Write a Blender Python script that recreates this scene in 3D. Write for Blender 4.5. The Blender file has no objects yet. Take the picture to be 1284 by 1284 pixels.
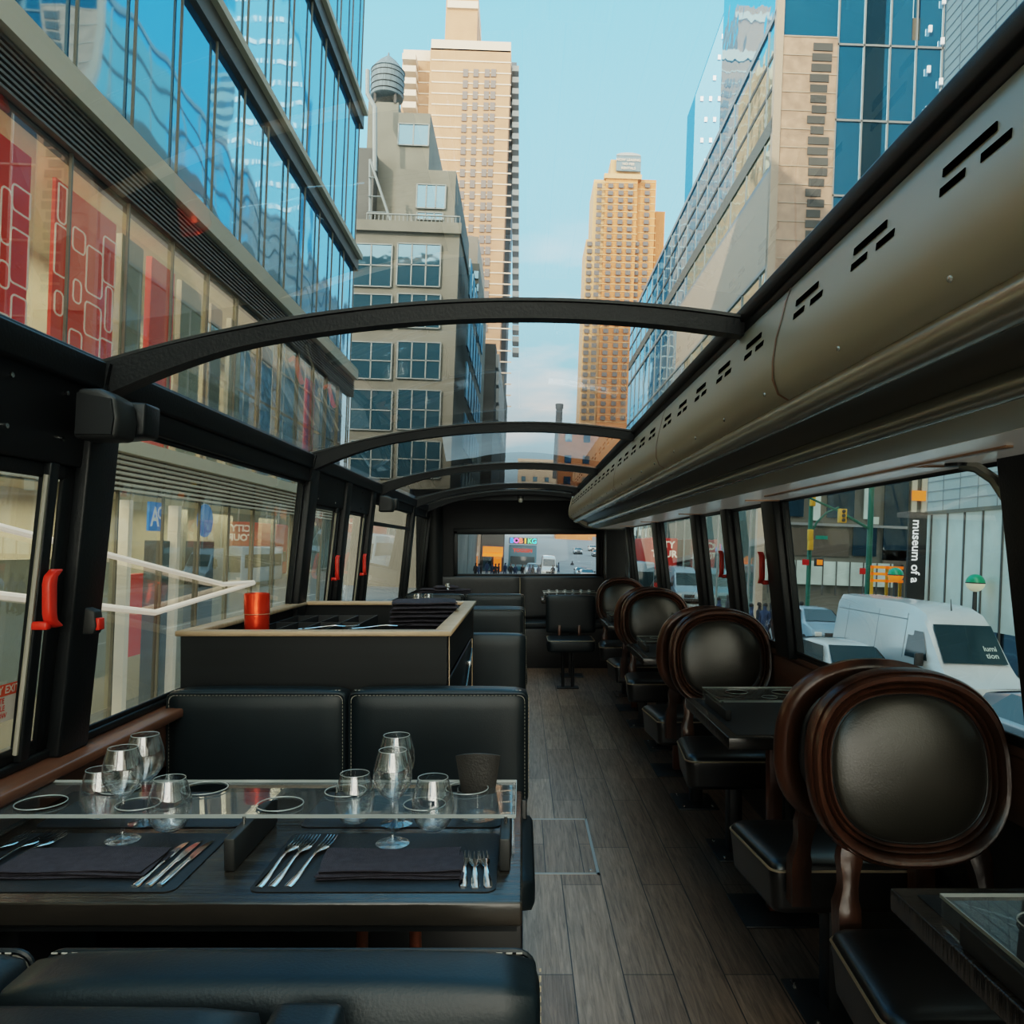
import bpy, bmesh, math, random
from mathutils import Vector, Matrix
random.seed(7)
COL = bpy.context.scene.collection
PI = math.pi
CAMZ = 1.4

# ------------------------------------------------------------------ materials
def mat(name, col, rough=.5, metal=0., spec=.5, var=0., scale=20., bump=0., bscale=200., emis=0., ecol=None, coat=0., stretch=None):
    m = bpy.data.materials.new(name); m.use_nodes = True
    nt = m.node_tree; b = nt.nodes['Principled BSDF']
    b.inputs['Base Color'].default_value = (*col, 1)
    b.inputs['Roughness'].default_value = rough
    b.inputs['Metallic'].default_value = metal
    b.inputs['Specular IOR Level'].default_value = spec
    if coat: b.inputs['Coat Weight'].default_value = coat; b.inputs['Coat Roughness'].default_value = .1
    if emis:
        b.inputs['Emission Color'].default_value = (*(ecol or col), 1); b.inputs['Emission Strength'].default_value = emis
    tc = nt.nodes.new('ShaderNodeTexCoord'); mp = nt.nodes.new('ShaderNodeMapping')
    nt.links.new(tc.outputs['Object'], mp.inputs[0])
    if stretch: mp.inputs['Scale'].default_value = stretch
    if var:
        n = nt.nodes.new('ShaderNodeTexNoise'); n.inputs['Scale'].default_value = scale; n.inputs['Detail'].default_value = 5
        nt.links.new(mp.outputs[0], n.inputs['Vector'])
        mr = nt.nodes.new('ShaderNodeMapRange')
        mr.inputs[1].default_value = .3; mr.inputs[2].default_value = .7
        mr.inputs[3].default_value = 1 - var; mr.inputs[4].default_value = 1 + var
        nt.links.new(n.outputs['Fac'], mr.inputs[0])
        mx = nt.nodes.new('ShaderNodeVectorMath'); mx.operation = 'SCALE'
        mx.inputs[0].default_value = col; nt.links.new(mr.outputs[0], mx.inputs['Scale'])
        nt.links.new(mx.outputs[0], b.inputs['Base Color'])
    if bump:
        n = nt.nodes.new('ShaderNodeTexNoise'); n.inputs['Scale'].default_value = bscale; n.inputs['Detail'].default_value = 4
        nt.links.new(mp.outputs[0], n.inputs['Vector'])
        bp = nt.nodes.new('ShaderNodeBump'); bp.inputs['Strength'].default_value = bump; bp.inputs['Distance'].default_value = .01
        nt.links.new(n.outputs['Fac'], bp.inputs['Height']); nt.links.new(bp.outputs[0], b.inputs['Normal'])
    return m

def glass(name, tint=(1,1,1), ior=1.45, rough=0., haze=0., hazecol=(1,1,1), edge=0., boost=1.):
    """thin clear sheet: see-through with a mirror share by Fresnel; haze = diffuse white share painted in as glare"""
    m = bpy.data.materials.new(name); m.use_nodes = True
    nt = m.node_tree; nt.nodes.clear()
    out = nt.nodes.new('ShaderNodeOutputMaterial')
    tr = nt.nodes.new('ShaderNodeBsdfTransparent'); tr.inputs[0].default_value = (*tint, 1)
    gl = nt.nodes.new('ShaderNodeBsdfGlossy'); gl.inputs['Roughness'].default_value = rough
    lf = nt.nodes.new('ShaderNodeLayerWeight'); lf.inputs[0].default_value = .5
    pw = nt.nodes.new('ShaderNodeMath'); pw.operation = 'POWER'; pw.inputs[1].default_value = 4.2; nt.links.new(lf.outputs['Facing'], pw.inputs[0])
    f0 = ((ior-1)/(ior+1))**2 * 2
    fr = nt.nodes.new('ShaderNodeMapRange'); fr.inputs[3].default_value = f0; fr.inputs[4].default_value = 1.; nt.links.new(pw.outputs[0], fr.inputs[0])
    mu = nt.nodes.new('ShaderNodeMath'); mu.operation = 'MULTIPLY'; mu.inputs[1].default_value = boost; mu.use_clamp = True
    nt.links.new(fr.outputs[0], mu.inputs[0])
    mx = nt.nodes.new('ShaderNodeMixShader')
    nt.links.new(mu.outputs[0], mx.inputs[0]); nt.links.new(tr.outputs[0], mx.inputs[1]); nt.links.new(gl.outputs[0], mx.inputs[2])
    last = mx
    if haze or edge:
        df = nt.nodes.new('ShaderNodeBsdfDiffuse'); df.inputs[0].default_value = (*hazecol, 1)
        m2 = nt.nodes.new('ShaderNodeMixShader'); m2.inputs[0].default_value = haze
        if edge:
            lw = nt.nodes.new('ShaderNodeLayerWeight'); lw.inputs[0].default_value = .25
            mr = nt.nodes.new('ShaderNodeMapRange'); mr.inputs[1].default_value = .35; mr.inputs[2].default_value = 1
            mr.inputs[3].default_value = haze; mr.inputs[4].default_value = edge
            nt.links.new(lw.outputs['Facing'], mr.inputs[0]); nt.links.new(mr.outputs[0], m2.inputs[0])
        nt.links.new(mx.outputs[0], m2.inputs[1]); nt.links.new(df.outputs[0], m2.inputs[2]); last = m2
    nt.links.new(last.outputs[0], out.inputs[0])
    return m

def facade_glass(name, tint, rough=.03, wob=.06, wscale=.35, base=.25, basecol=(.05,.12,.2)):
    """mirror curtain-wall glass with slightly wavy panes"""
    m = bpy.data.materials.new(name); m.use_nodes = True
    nt = m.node_tree; nt.nodes.clear(); out = nt.nodes.new('ShaderNodeOutputMaterial')
    gl = nt.nodes.new('ShaderNodeBsdfGlossy'); gl.inputs['Color'].default_value = (*tint, 1); gl.inputs['Roughness'].default_value = rough
    df = nt.nodes.new('ShaderNodeBsdfDiffuse'); df.inputs[0].default_value = (*basecol, 1)
    mx = nt.nodes.new('ShaderNodeMixShader'); mx.inputs[0].default_value = base
    tc = nt.nodes.new('ShaderNodeTexCoord'); n = nt.nodes.new('ShaderNodeTexNoise'); n.inputs['Scale'].default_value = wscale
    nt.links.new(tc.outputs['Object'], n.inputs['Vector'])
    bp = nt.nodes.new('ShaderNodeBump'); bp.inputs['Strength'].default_value = wob; bp.inputs['Distance'].default_value = 1.
    nt.links.new(n.outputs['Fac'], bp.inputs['Height']); nt.links.new(bp.outputs[0], gl.inputs['Normal'])
    nt.links.new(gl.outputs[0], mx.inputs[1]); nt.links.new(df.outputs[0], mx.inputs[2]); nt.links.new(mx.outputs[0], out.inputs[0])
    return m

def plank_floor():
    m = bpy.data.materials.new('plank_floor'); m.use_nodes = True
    nt = m.node_tree; b = nt.nodes['Principled BSDF']; L = nt.links.new
    tc = nt.nodes.new('ShaderNodeTexCoord'); mp = nt.nodes.new('ShaderNodeMapping')
    mp.inputs['Rotation'].default_value = (0, 0, PI/2)
    L(tc.outputs['Object'], mp.inputs[0])
    br = nt.nodes.new('ShaderNodeTexBrick'); br.inputs['Scale'].default_value = 1
    br.inputs['Brick Width'].default_value = 1.1; br.inputs['Row Height'].default_value = .165
    br.inputs['Mortar Size'].default_value = .0022; br.inputs['Mortar Smooth'].default_value = .1
    br.inputs['Color1'].default_value = (.23, .152, .105, 1); br.inputs['Color2'].default_value = (.36, .255, .185, 1)
    br.inputs['Mortar'].default_value = (.02, .017, .014, 1); br.offset = .37
    L(mp.outputs[0], br.inputs[0])
    m2 = nt.nodes.new('ShaderNodeMapping'); m2.inputs['Scale'].default_value = (30, 1.6, 1); L(tc.outputs['Object'], m2.inputs[0])
    n = nt.nodes.new('ShaderNodeTexNoise'); n.inputs['Scale'].default_value = 2.5; n.inputs['Detail'].default_value = 9; n.inputs['Roughness'].default_value = .7
    n.inputs['Distortion'].default_value = .8
    L(m2.outputs[0], n.inputs[0])
    mr = nt.nodes.new('ShaderNodeMapRange'); mr.inputs[1].default_value = .3; mr.inputs[2].default_value = .7; mr.inputs[3].default_value = .45; mr.inputs[4].default_value = 1.5
    L(n.outputs['Fac'], mr.inputs[0])
    mu = nt.nodes.new('ShaderNodeVectorMath'); mu.operation = 'SCALE'; L(br.outputs['Color'], mu.inputs[0]); L(mr.outputs[0], mu.inputs['Scale'])
    L(mu.outputs[0], b.inputs['Base Color'])
    r2 = nt.nodes.new('ShaderNodeMapRange'); r2.inputs[3].default_value = .52; r2.inputs[4].default_value = .26
    L(n.outputs['Fac'], r2.inputs[0]); L(r2.outputs[0], b.inputs['Roughness'])
    bp = nt.nodes.new('ShaderNodeBump'); bp.inputs['Strength'].default_value = .25; bp.inputs['Distance'].default_value = .004
    L(n.outputs['Fac'], bp.inputs['Height']); L(bp.outputs[0], b.inputs['Normal'])
    return m

M = dict(
 leather = mat('leather_black', (.0055,.012,.0150), .42, spec=.36, var=.15, scale=6, bump=.06, bscale=260),
 leather_gloss = mat('leather_gloss', (.009,.0105,.0105), .32, spec=.6, var=.1, scale=5, bump=.05, bscale=300),
 leather_panel = mat('leather_panel_olive', (.030,.028,.020), .34, spec=.6, var=.12, scale=6, bump=.07, bscale=220),
 piping = mat('piping_tan', (.48,.40,.28), .5),
 stitch = mat('stitch_thread', (.30,.29,.25), .7),
 black = mat('black_paint', (.010,.012,.013), .45, var=.1),
 frame = mat('black_frame', (.006,.0085,.0095), .42, spec=.35, bump=.10, bscale=120),
 panel = mat('dark_panel', (.008,.010,.0105), .5, spec=.3, var=.15, scale=10),
 steel = mat('brushed_steel', (.55,.55,.53), .25, 1.),
 cutlery = mat('polished_cutlery', (.80,.82,.82), .12, 1.),
 walnut = mat('walnut_carved', (.085,.033,.016), .30, var=.75, scale=9, stretch=(1,1,.3), coat=.12, bump=.15, bscale=60),
 redwood = mat('reddish_wood', (.15,.045,.02), .35, var=.4, scale=18, stretch=(1,1,.15)),
 sillwood = mat('sill_wood', (.16,.075,.045), .35, var=.35, scale=14, stretch=(1,.1,1)),
 tablewood = mat('dark_table_wood', (.030,.026,.021), .22, var=.5, scale=6, stretch=(.35,8,1), bump=.25, bscale=14),
 kiosk = mat('dark_laminate', (.0035,.0055,.0062), .5, spec=.3, var=.25, scale=4, stretch=(.4,4,6)),
 rim = mat('pale_oak_rim', (.50,.36,.23), .45, var=.15, scale=12, stretch=(.3,3,1)),
 placemat = mat('placemat', (.012,.015,.018), .55, bump=.1),
 napkin = mat('charcoal_napkin', (.050,.047,.058), .9, spec=.2, var=.15, scale=60, bump=.3, bscale=500),
 red = mat('red_plastic', (.75,.035,.012), .35),
 redmetal = mat('red_anodised', (.75,.05,.012), .22, .65, bump=.1, bscale=90),
 duct = mat('olive_grey_metal', (.66,.63,.52), .42, .15, bump=.04, bscale=500),
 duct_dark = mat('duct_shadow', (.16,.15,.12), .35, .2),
 gloss = mat('glossy_olive_glow', (.70,.68,.60), .16, .1, emis=.05),  # faint glow added in place of window light bounced onto the underside
 chrome = mat('grey_satin_tube', (.55,.53,.46), .26, .55),
 copper = mat('copper_trim', (.45,.25,.15), .35, .4),
 slot = mat('slot_dark', (.002,.002,.002), .9, spec=.0),
 white = mat('white_plastic', (.7,.7,.66), .4),
 rubber = mat('rubber', (.02,.021,.02), .55),
 acrylic = glass('clear_acrylic', (.93,.95,.95), 1.5, haze=.03, hazecol=(.8,.85,.85), edge=.12, boost=1.2),
 acredge = mat('acrylic_edge', (.34,.39,.38), .10, spec=.9),
 wineglass = glass('wine_glass', (.97,.98,.98), 1.55, haze=.003, edge=.22, hazecol=(.85,.9,.9), boost=1.5),
 roofglass = glass('roof_glass', (.88,.93,.94), 1.5, haze=.02, hazecol=(.8,.9,1), boost=1.25),
 rearglass = glass('rear_glass', (.95,.96,.95), 1.3, boost=.4),
 sideglass = glass('side_glass', (.88,.91,.89), 1.45, haze=.010, hazecol=(.8,.9,.9), boost=.9),
)
M['floor'] = plank_floor()

# ------------------------------------------------------------------ mesh builder
class MB:
    def __init__(s): s.b = bmesh.new()
    def box(s, x0, x1, y0, y1, z0, z1, mi=0):
        v = [s.b.verts.new(p) for p in ((x0,y0,z0),(x1,y0,z0),(x1,y1,z0),(x0,y1,z0),(x0,y0,z1),(x1,y0,z1),(x1,y1,z1),(x0,y1,z1))]
        for f in ((0,3,2,1),(4,5,6,7),(0,1,5,4),(1,2,6,5),(2,3,7,6),(3,0,4,7)):
            s.b.faces.new([v[i] for i in f]).material_index = mi
        return s
    def hexa(s, pts, mi=0):
        v = [s.b.verts.new(p) for p in pts]
        for f in ((0,3,2,1),(4,5,6,7),(0,1,5,4),(1,2,6,5),(2,3,7,6),(3,0,4,7)):
            s.b.faces.new([v[i] for i in f]).material_index = mi
        return s
    def quad(s, *p, mi=0):
        s.b.faces.new([s.b.verts.new(q) for q in p]).material_index = mi
        return s
    def poly(s, pts, mi=0):
        s.b.faces.new([s.b.verts.new(q) for q in pts]).material_index = mi; return s
    def rings(s, rings, close=True, caps=True, mi=0):
        R = [[s.b.verts.new(p) for p in r] for r in rings]; n = len(R[0])
        for a, c in zip(R, R[1:]):
            for i in range(n if close else n-1):
                j = (i+1) % n
                s.b.faces.new((a[i], a[j], c[j], c[i])).material_index = mi
        if caps and close and n > 2:
            s.b.faces.new(R[0][::-1]).material_index = mi; s.b.faces.new(R[-1]).material_index = mi
        return s
    def tube(s, pts, r, n=8, mi=0, closed=False):
        pts = [Vector(p) for p in pts]; rs = r if isinstance(r, (list,tuple)) else [r]*len(pts)
        out = []; N = len(pts); up = None
        for i, p in enumerate(pts):
            if closed: d = pts[(i+1)%N] - pts[i-1]
            else: d = (pts[min(i+1,N-1)] - pts[max(i-1,0)])
            d.normalize()
            if up is None: up = Vector((0,0,1)) if abs(d.z) < .9 else Vector((1,0,0))
            u = d.cross(up)
            if u.length < 1e-5: u = d.orthogonal()
            u.normalize(); w = u.cross(d).normalized(); up = w
            out.append([p + rs[i]*(math.cos(2*PI*k/n)*u + math.sin(2*PI*k/n)*w) for k in range(n)])
        if closed: out.append(out[0]); return s.rings(out, True, False, mi)
        return s.rings(out, True, True, mi)
    def cyl(s, a, b, r, n=16, mi=0): return s.tube([a, b], r, n, mi)
    def lathe(s, prof, c=(0,0,0), n=24, mi=0, caps=False):
        rs = [[(c[0]+r*math.cos(2*PI*k/n), c[1]+r*math.sin(2*PI*k/n), c[2]+z) for k in range(n)] for r, z in prof]
        return s.rings(rs, True, caps, mi)
    def prism(s, poly, axis, a0, a1, mi=0):
        def P(u, v, a):
            return (a,u,v) if axis=='x' else (u,a,v) if axis=='y' else (u,v,a)
        return s.rings([[P(u,v,a0) for u,v in poly], [P(u,v,a1) for u,v in poly]], True, True, mi)
    def build(s, name, mats, parent=None, smooth=False, bevel=0, seg=2, sub=0, loc=None, angle=40):
        b = s.b
        if bevel or not smooth: pass
        bmesh.ops.recalc_face_normals(b, faces=b.faces[:])
        me = bpy.data.meshes.new(name); b.to_mesh(me); b.free()
        if not isinstance(mats, (list, tuple)): mats = [mats]
        for m in mats: me.materials.append(m)
        o = bpy.data.objects.new(name, me); COL.objects.link(o)
        if parent: o.parent = parent
        if loc: o.location = loc
        if bevel:
            md = o.modifiers.new('b', 'BEVEL'); md.width = bevel; md.segments = seg; md.limit_method = 'ANGLE'; md.angle_limit = math.radians(35)
        if sub:
            md = o.modifiers.new('s', 'SUBSURF'); md.levels = sub; md.render_levels = sub
        if smooth or bevel or sub:
            for p in me.polygons: p.use_smooth = True
            if not sub: me.set_sharp_from_angle(angle=math.radians(angle)) if not bevel else None
        return o

def empty(name, loc=(0,0,0), rz=0):
    o = bpy.data.objects.new(name, None); COL.objects.link(o); o.location = loc; o.rotation_euler = (0,0,rz)
    o.empty_display_size = .05
    return o
def tag(o, label, cat, group=None, kind=None):
    o['label'] = label; o['category'] = cat
    if group: o['group'] = group
    if kind: o['kind'] = kind
    return o
def struct(o): o['kind'] = 'structure'; return o
def thing(name, label, cat, loc=(0,0,0), rz=0, group=None):
    return tag(empty(name, loc, rz), label, cat, group)
def kids(o): return [c for c in bpy.data.objects if c.parent == o]
def dup(root, loc, rz=None, label=None, group=None):
    def cp(o, par):
        c = o.copy(); COL.objects.link(c); c.parent = par
        for ch in KIDS.get(o.name, None) or kids(o): cp(ch, c)
        return c
    r = cp(root, None); r.location = loc
    if rz is not None: r.rotation_euler = (0,0,rz)
    if label: r['label'] = label
    if group: r['group'] = group
    return r
KIDS = {}
def text_mesh(name, body, size, m, parent=None, mtx=None, depth=.0, align='CENTER', bold=0., spacing=1.):
    cu = bpy.data.curves.new(name, 'FONT'); cu.body = body; cu.size = size; cu.extrude = depth; cu.offset = bold
    cu.align_x = align; cu.align_y = 'CENTER'; cu.space_character = spacing; cu.resolution_u = 3
    t = bpy.data.objects.new(name, cu); COL.objects.link(t)
    bpy.context.view_layer.update()
    me = bpy.data.meshes.new_from_object(t.evaluated_get(bpy.context.evaluated_depsgraph_get()))
    bpy.data.objects.remove(t); me.materials.clear(); me.materials.append(m); me.name = name
    o = bpy.data.objects.new(name, me); COL.objects.link(o)
    if mtx is not None: me.transform(mtx)
    if parent: o.parent = parent
    return o
def frame_mtx(origin, xdir, ydir):
    x = Vector(xdir).normalized(); y = Vector(ydir).normalized(); z = x.cross(y)
    m = Matrix((x, y, z)).transposed().to_4x4(); m.translation = Vector(origin); return m

# ------------------------------------------------------------------ camera (28 mm on a square back, level, shifted)
cam = bpy.data.cameras.new('camera'); co = bpy.data.objects.new('camera', cam); COL.objects.link(co)
co.location = (0, 0, CAMZ); co.rotation_euler = (PI/2, 0, 0)
cam.sensor_width = 36; cam.lens = 36*1000/1284; cam.shift_x = -13/1284; cam.shift_y = 43/1284
cam.clip_start = .05; cam.clip_end = 2000
bpy.context.scene.camera = co
# ================================================================== BUS SHELL
def wx(z): # half width of the bus body at height z (walls lean inwards)
    return 1.225 - (max(z,.86)-.86)*.105
def lean(mb, side, y0, y1, z0, z1, t, out=.03, mi=0):
    a0, a1 = wx(z0), wx(z1)
    s = side
    mb.hexa([(s*(a0+out),y0,z0),(s*(a0-t),y0,z0),(s*(a0-t),y1,z0),(s*(a0+out),y1,z0),
             (s*(a1+out),y0,z1),(s*(a1-t),y0,z1),(s*(a1-t),y1,z1),(s*(a1+out),y1,z1)], mi)
Y0, Y1 = -.35, 9.75
struct(MB().box(-1.3, 1.3, Y0, Y1+.1, -.08, 0).build('floor', M['floor']))
for s, nm in ((-1,'left'), (1,'right')):
    top = .83 if s < 0 else .88
    struct(MB().box(min(s*1.235,s*1.3), max(s*1.235,s*1.3), Y0, Y1+.1, 0, top).build('wall_'+nm, M['black']))
    si = 1.13 if s<0 else 1.215
    w = MB(); w.box(min(s*si,s*1.24), max(s*si,s*1.24), Y0, Y1, top, top+.03)
    sf = 1.195 if s<0 else 1.222
    w.box(min(s*sf,s*1.235), max(s*sf,s*1.235), Y0, Y1, top-.17, top-.002)
    struct(w.build('trim_1' if s<0 else 'trim_2', M['sillwood'], bevel=.006))
# pillars, rails and header panels
p = MB()
for y0, y1 in ((2.03,2.17),(4.12,4.27),(4.98,5.10),(5.82,5.94),(8.02,8.16),(9.5,9.75),(-.35,.1)):
    lean(p, -1, y0, y1, .86, 1.86, .045)
lean(p, -1, Y0, Y1, 1.80, 1.875, .05); lean(p, -1, Y0, Y1, .86, .885, .02)
struct(p.build('trim_3', M['frame'], bevel=.008))
p = MB()
lean(p, -1, Y0, 2.1, 1.60, 1.82, .025); lean(p, -1, 4.2, 5.9, 1.63, 1.82, .025)
lean(p, -1, 2.15, 4.15, 1.735, 1.80, .035); lean(p, -1, 5.92, 9.6, 1.735, 1.80, .03)
hp = struct(p.build('trim_4', M['panel'], bevel=.004))
scw = None
for y in (1.72, 1.5, 1.93, 4.35, 4.75, 5.1, 5.5):
    for z in (1.66, 1.77):
        if scw is None: o = scw = MB().cyl((0,0,0),(.006,0,0), .006, 10).build('screw', M['steel'], hp)
        else: o = scw.copy(); COL.objects.link(o)
        o.location = (-wx(z)+.025, y, z)
p = MB()
for y0, y1 in ((1.72,1.86),(3.52,3.70),(4.34,4.46),(5.12,5.27),(6.62,6.85),(8.45,8.6),(9.5,9.75),(-.35,0)):
    lean(p, 1, y0, y1, .9, 1.66, .045)
lean(p, 1, Y0, Y1, 1.605, 1.64, .05); lean(p, 1, Y0, Y1, .9, .925, .004)
struct(p.build('trim_5', M['frame'], bevel=.008))
# right upper wall behind duct + opaque roof above duct
p = MB(); p.box(.62, 1.3, Y0, Y1, 1.995, 2.03); p.box(1.2,1.3,Y0,Y1,1.64,2.0)
struct(p.build('ceiling', M['panel']))
# windows -----------------------------------------------------------
wn = [0]
def window(side, y0, y1, z0, z1, frame=.03, fold=False, bar=None):
    wn[0] += 1
    root = struct(empty('window_%d' % wn[0], (side*1.2, (y0+y1)/2, z0)))
    ox, oy, oz = root.location
    def sh(mb, name, m, **k):
        o = mb.build(name, m, root, **k); o.location = (-ox,-oy,-oz); return o
    a0, a1 = wx(z0)+.012, wx(z1)+.012
    g = MB().quad((side*a0,y0,z0),(side*a0,y1,z0),(side*a1,y1,z1),(side*a1,y0,z1)); sh(g, 'window_glass', M['sideglass'])
    f = MB(); t = .012
    lean(f, side, y0, y0+frame, z0, z1, t, .0); lean(f, side, y1-frame, y1, z0, z1, t, .0)
    lean(f, side, y0, y1, z0, z0+frame*.7, t, .0); lean(f, side, y0, y1, z1-frame*.7, z1, t, .0)
    if fold: lean(f, side, y1-fold-.035, y1-fold, z0, z1, .03, .0)
    if bar: lean(f, side, y0, y1, bar, bar+.03, .02, 0)
    sh(f, 'window_frame', M['frame'], bevel=.004)
    if fold:
        r = MB(); yy = y1-fold-.04; r.tube([(side*(wx(z0)-.02), yy, z0+.02), (side*(wx(z1)-.02), yy, z1-.03)], .006, 6)
        sh(r, 'seal', mat('seal_grey', (.35,.33,.27), .5) if 'seal' not in M else M['seal'])
    return root, sh
def grab(sh, side, y, zc, h=.13, tilt=0):
    x = side*(wx(zc)-.055); pts = []
    for i in range(9):
        t = i/8; pts.append((x, y + .030*(1-min(1,2.2*math.sin(PI*t))), zc + (t-.5)*h))
    mb = MB(); rr = []
    for i, q in enumerate(pts):
        rr.append([(q[0]+dx, q[1]+dy, q[2]) for dx, dy in ((-.011,-.016),(.011,-.016),(.011,.016),(-.011,.016))])
    mb.rings(rr); mb.box(min(x,x+side*.04),max(x,x+side*.04), y-.012,y+.012, zc-h*.5-.004, zc-h*.5+.016)
    sh(mb, 'emergency_handle', M['red'], bevel=.005)
M['seal'] = mat('seal_grey', (.33,.31,.25), .5)
r0, sh0 = window(-1, .1, 2.03, .885, 1.60, .05, fold=.1)
grab(sh0, -1, 1.90, 1.275, .14)
# exit sticker on first left window
mt = frame_mtx((-wx(1.0)+.004, 1.80, 1.035), (0,1,0), (.105,0,1))
stk = MB(); stk.quad((-.13,-.045,0),(.13,-.045,0),(.13,.045,0),(-.13,.045,0)); stk.b.transform(mt); sh0(stk, 'exit_sticker', mat('sticker_white', (.75,.68,.6), .5))
bnd = MB(); bnd.quad((-.13,.017,.001),(.13,.017,.001),(.13,.045,.001),(-.13,.045,.001)); bnd.b.transform(mt); sh0(bnd, 'sticker_band', mat('sticker_red', (.75,.10,.04), .5))
t = text_mesh('sticker_text', 'EMERGENCY EXIT', .026, mat('sticker_pale', (.8,.72,.62), .5), r0, mt @ Matrix.Translation((0,.031,.002)), bold=.0006); t.location = (1.2, -1.065, -.885)
t = text_mesh('sticker_text', 'TO OPERATE\nPULL HANDLE\nPUSH WINDOW', .018, M['red'], r0, mt @ Matrix.Translation((0,-.012,.002)), bold=.0003); t.location = (1.2, -1.065, -.885)
window(-1, 2.17, 4.12, .885, 1.735, .02)
for y0, y1 in ((4.27,4.98),(5.10,5.82)):
    r, sh = window(-1, y0, y1, .885, 1.63, .03, fold=.13); grab(sh, -1, y1-.13, 1.27, .15)
window(-1, 5.94, 8.02, .885, 1.735, .02, bar=1.56)
window(-1, 8.16, 9.5, .885, 1.735, .02)
window(1, 0, 1.72, .925, 1.605, .03)
window(1, 1.86, 3.52, .925, 1.605, .018)
r, sh = window(1, 3.70, 4.34, .925, 1.605, .03); grab(sh, 1, 3.74, 1.30, .15)
r, sh = window(1, 4.46, 5.12, .925, 1.605, .03); grab(sh, 1, 4.50, 1.30, .15)
window(1, 5.27, 6.62, .925, 1.605, .02)
window(1, 6.85, 8.45, .925, 1.605, .02)
window(1, 8.6, 9.5, .925, 1.605, .02)
# glass roof -------------------------------------------------------
def rz_(x): return 2.035 - .1355*x*x
ARY = [2.1, 4.15, 6.15, 8.15]
seg = [-.35]+ARY+[9.15]
XS = [-1.125 + i*(1.125+.62)/28 for i in range(29)]
for i in range(5):
    y0, y1 = seg[i], seg[i+1]; wn[0] += 1
    g = MB()
    rows = [[(x, y0, rz_(x)+.012) for x in XS], [(x, y1, rz_(x)+.012) for x in XS]]
    g.rings(rows, close=False, caps=False)
    struct(g.build('window_%d' % wn[0], M['roofglass'], smooth=True))
for k, y in enumerate(ARY + [9.15]):
    a = MB(); R = []
    for i, x in enumerate(XS):
        e = max(0, 1-(x+1.125)/.42); th = .040 + .050*e**1.5
        z = rz_(x); w = .028 + .012*e
        R.append([(x,y-w,z),(x,y+w,z),(x,y+w*.8,z-th),(x,y-w*.8,z-th)])
    a.rings(R); a.hexa([(-1.135,y-.05,1.74),(-1.09,y-.05,1.74),(-1.09,y+.05,1.74),(-1.135,y+.05,1.74),(-1.135,y-.05,1.87),(-1.06,y-.05,1.87),(-1.06,y+.05,1.87),(-1.135,y+.05,1.87)])
    o = struct(a.build('trim_%d' % (6+k), M['frame'], smooth=True, angle=30))
    s2 = MB(); s2.rings([[(x,y-w2,rz_(x)+.002),(x,y+w2,rz_(x)+.002),(x,y+w2,rz_(x)+.010),(x,y-w2,rz_(x)+.010)] for x in XS for w2 in (.034,)])
    s2.build('gasket', M['rubber'], o)
# left roof edge rail and right black strip by the duct
e = MB(); e.box(-1.15,-1.105,Y0,Y1,1.868,1.895); e.box(.578,.66,Y0,9.2,1.955,2.0); e.box(.566,.60,Y0,9.2,1.982,2.02)
struct(e.build('trim_11', M['black'], bevel=.005))
# rear wall --------------------------------------------------------
b = MB()
b.box(-1.3,-.80,Y1,Y1+.1,0,2.1); b.box(.91,1.3,Y1,Y1+.1,0,2.1); b.box(-.80,.91,Y1,Y1+.1,0,1.06); b.box(-.80,.91,Y1,Y1+.1,1.55,2.1)
b.box(-1.3,.62,9.2,9.25,1.93,2.06); b.box(-1.3,1.3,9.2,9.75,2.0,2.06)
struct(b.build('wall_back', M['panel']))
cp = MB(); 
cp.lathe([(.10,.9),(.10,2.0)], (-1.06,9.6,0), 20); cp.box(.98,1.2,9.3,9.75,.9,1.85)
struct(cp.build('trim_12', M['panel'], smooth=True))
wn[0] += 1
rw = struct(empty('window_%d' % wn[0], (0,Y1,1.06)))
g = MB().quad((-.8,.05,0),(.91,.05,0),(.91,.05,.49),(-.8,.05,.49)); g.build('window_glass', M['rearglass'], rw)
f = MB(); f.box(-.84,-.79,-.03,.02,-.03,.53); f.box(.90,.95,-.03,.02,-.03,.53); f.box(-.84,.95,-.03,.02,.485,.56); f.box(-.84,.95,-.03,.02,-.03,.005)
f.build('window_frame', M['frame'], rw, bevel=.006)
dl = thing('dome_camera', 'small round dome fitting on the dark rear header above the back window', 'camera', (-.02,9.2,1.93))
MB().lathe([(.001,-.03),(.02,-.025),(.028,-.008),(.028,.02),(.001,.02)], (0,-.0,0)).build('dome', M['chrome'], dl, smooth=True)
MB().cyl((0,0,.02),(0,0,.05),.035).build('base', M['black'], dl)

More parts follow.
